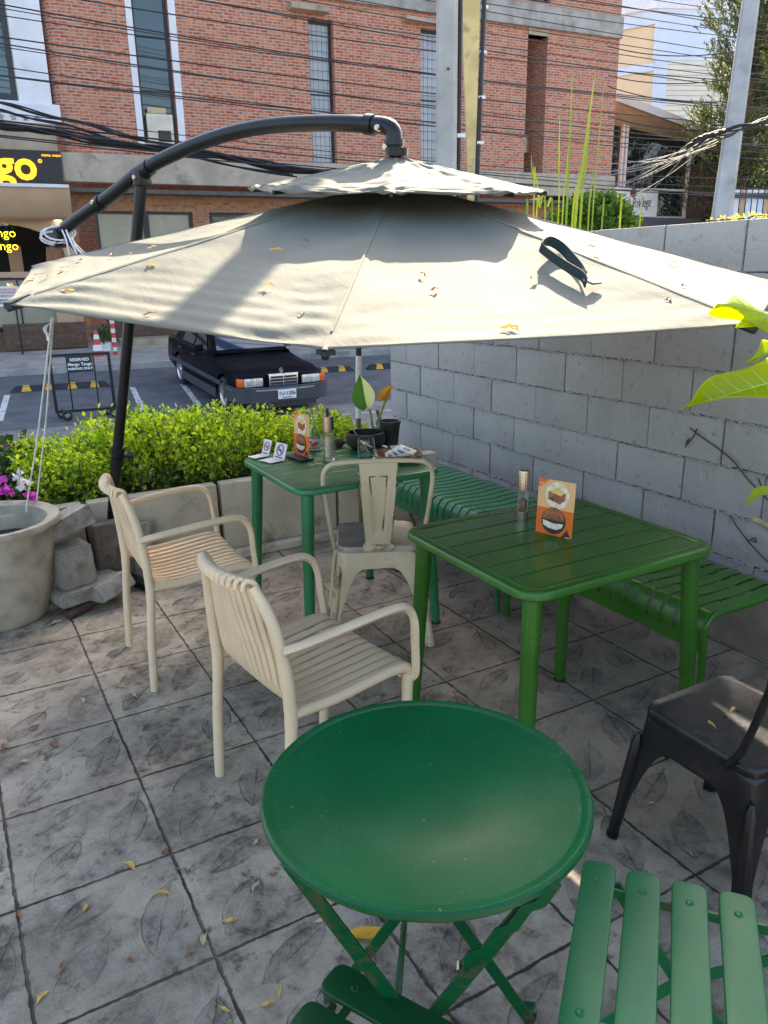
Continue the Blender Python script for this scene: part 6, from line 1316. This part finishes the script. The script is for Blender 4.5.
# ------------------------------------------------------------------ fallen leaves, each its own thing
def dl(name, cols): return leafmat(name, cols, .2, .6, (1.1, 1, .6))
M['leaf_yellow'] = dl('dry_yellow_leaf', [(.60, .36, .06), (.68, .46, .14)]); M['leaf_brown'] = dl('dry_brown_leaf', [(.26, .10, .04), (.32, .15, .07)]); M['leaf_straw'] = dl('dry_straw_leaf', [(.56, .46, .26), (.62, .52, .32)]); M['leaf_amber'] = dl('amber_leaf', [(.66, .33, .02), (.74, .42, .04)])
def curled(name, L, W, roll, arch, mt, seed):
    """dry leaf rolled along its midrib and arched; lies on z=0"""
    q = random.Random(seed); b = MB(); k1, k2 = q.uniform(-1, 1), q.uniform(0, 6)
    def fn(i, j):
        a = (j*2-1)*roll; w_ = W*.5*math.sin(math.pi*(i*.94+.03))**.8; x = (i-.5)*L; r = w_/max(roll, .2)
        return Vector((x, r*math.sin(a)+k1*.16*L*math.sin(i*3.1), r*(1-math.cos(a))+arch*L*(.25-(i-.5)**2)*1.0*(1 if k1 > -.3 else .3)+.0015*math.sin(9*i+k2)+.002))
    b.grid(fn, 14, 6); zmin = min(v_[2] for v_ in b.v); b.v = [(x, y, z-zmin+.001) for x, y, z in b.v]
    n = len(b.v); b.tube([(-L*.5, 0, b.v[3][2]), (-L*.72, .0, b.v[3][2]+.001)], .0008, 4)
    o = b.build(name, mt, None, smooth=60, recalc=False, merge=False); COL.objects.unlink(o); return o
LP = {k: [curled('fallen_leaf', rnd.uniform(.032, .044), rnd.uniform(.013, .019), rnd.uniform(.5, 1.3), rnd.uniform(.05, .3), M[k], s) for s in range(4)] for k in ('leaf_yellow', 'leaf_brown', 'leaf_straw')}
TX = {'leaf_yellow': 'yellow', 'leaf_brown': 'brown', 'leaf_straw': 'straw coloured'}
def put_leaf(kind, loc, rot, scale, label, group):
    o = rnd.choice(LP[kind]).copy(); COL.objects.link(o); o.location = loc; o.rotation_euler = rot; o.scale = (scale,)*3; tag(o, label, 'leaf', group); return o
FL = [(129, 867, 'leaf_yellow', 1.2), (87, 909, 'leaf_yellow', 1.0), (162, 896, 'leaf_yellow', 1.0), (205, 941, 'leaf_straw', 1.1), (230, 921, 'leaf_yellow', .9), (64, 967, 'leaf_brown', .7), (130, 961, 'leaf_brown', .6), (43, 998, 'leaf_yellow', .8), (168, 710, 'leaf_yellow', 1.1), (122, 688, 'leaf_straw', .8), (135, 696, 'leaf_straw', .8), (82, 702, 'leaf_straw', 1.0), (34, 728, 'leaf_brown', 1.1), (54, 745, 'leaf_brown', 1.2), (26, 762, 'leaf_straw', 1.0), (47, 756, 'leaf_brown', .8), (217, 807, 'leaf_brown', .9), (3, 748, 'leaf_brown', 1.1), (57, 623, 'leaf_straw', 1.6), (88, 633, 'leaf_yellow', .8), (80, 607, 'leaf_straw', .9), (12, 813, 'leaf_straw', .9), (255, 843, 'leaf_straw', .9), (256, 888, 'leaf_straw', .8), (273, 875, 'leaf_brown', .7), (190, 956, 'leaf_brown', .7), (321, 921, 'leaf_straw', .8), (268, 1004, 'leaf_yellow', .9), (280, 993, 'leaf_yellow', .7), (225, 1010, 'leaf_yellow', .7), (166, 853, 'leaf_brown', .8), (178, 870, 'leaf_brown', .6), (468, 617, 'leaf_straw', .9), (250, 684, 'leaf_brown', .7), (690, 855, 'leaf_yellow', .5), (652, 804, 'leaf_straw', .45), (245, 875, 'leaf_brown', .7), (188, 665, 'leaf_brown', .7), (20, 915, 'leaf_brown', .8), (188, 868, 'leaf_straw', .5)]
for u, v, k, s in FL:
    p = atz(u, v, 0); put_leaf(k, (p.x, p.y, .002), (0, 0, rnd.uniform(0, 6.28)), s, f'curled {TX[k]} fallen leaf on the grey paving', f'{TX[k]} leaves on the paving')
p = atz(367, 934, 0); o = curled('fallen_leaf', .10, .042, .7, .5, M['leaf_amber'], 8); COL.objects.link(o); o.location = (p.x, p.y, .002); o.rotation_euler = (0, 0, R(-25)); tag(o, 'large amber leaf lying on the paving under the round table', 'leaf')
p = atz(58, 622, 0); 
for k, (u, v, lab) in enumerate(((732, 709, 'yellow curled leaf near the drain holes of the black seat'), (712, 724, 'yellow curled leaf toward the near edge of the black seat'))):
    p = atz(u, v, .4545); put_leaf('leaf_yellow', (p.x, p.y, .4535), (0, 0, R(20+50*k)), .72, lab, 'leaves on the black chair seat')
CL = [(12, 288, 0, 'leaf_yellow'), (46, 280, 7, 'leaf_yellow'), (31, 284, 7, 'leaf_brown'), (38, 277, 7, 'leaf_brown'), (62, 276, 7, 'leaf_brown'), (63, 270, 7, 'leaf_brown'), (82, 262, 7, 'leaf_brown'), (113, 257, 7, 'leaf_brown'), (70, 293, 0, 'leaf_yellow'), (153, 268, 0, 'leaf_yellow'), (186, 251, 0, 'leaf_straw'), (132, 256, 7, 'leaf_brown'), (153, 250, 7, 'leaf_yellow'), (276, 253, 0, 'leaf_yellow'), (306, 243, 0, 'leaf_brown'), (268, 288, 0, 'leaf_yellow'), (149, 317, 0, 'leaf_brown'), (423, 277, 1, 'leaf_brown'), (434, 292, 1, 'leaf_brown'), (534, 281, 1, 'leaf_yellow'), (512, 331, 1, 'leaf_yellow'), (506, 332, 1, 'leaf_yellow'), (565, 241, 2, 'leaf_brown'), (591, 249, 2, 'leaf_brown'), (595, 261, 2, 'leaf_brown'), (672, 265, 2, 'leaf_yellow'), (683, 289, 2, 'leaf_brown'), (667, 302, 1, 'leaf_brown'), (303, 318, 0, 'leaf_straw')]
for u, v, f, k in CL:
    n = (CC[f]-H0).cross(CC[(f+1) % 8]-H0).normalized(); n = -n if n.z < 0 else n
    p = panel_pt(u, v, f, -.010); put_leaf(k, p+n*.006, (n.to_track_quat('Z', 'Y').to_matrix() @ rotm(rnd.uniform(0, 6.28))).to_euler(), 1.05 if k == 'leaf_yellow' else .8, f'{TX[k]} dry leaf caught on the parasol cloth', f'{TX[k]} leaves on the parasol')
for k in LP:
    for o in LP[k]: bpy.data.objects.remove(o)
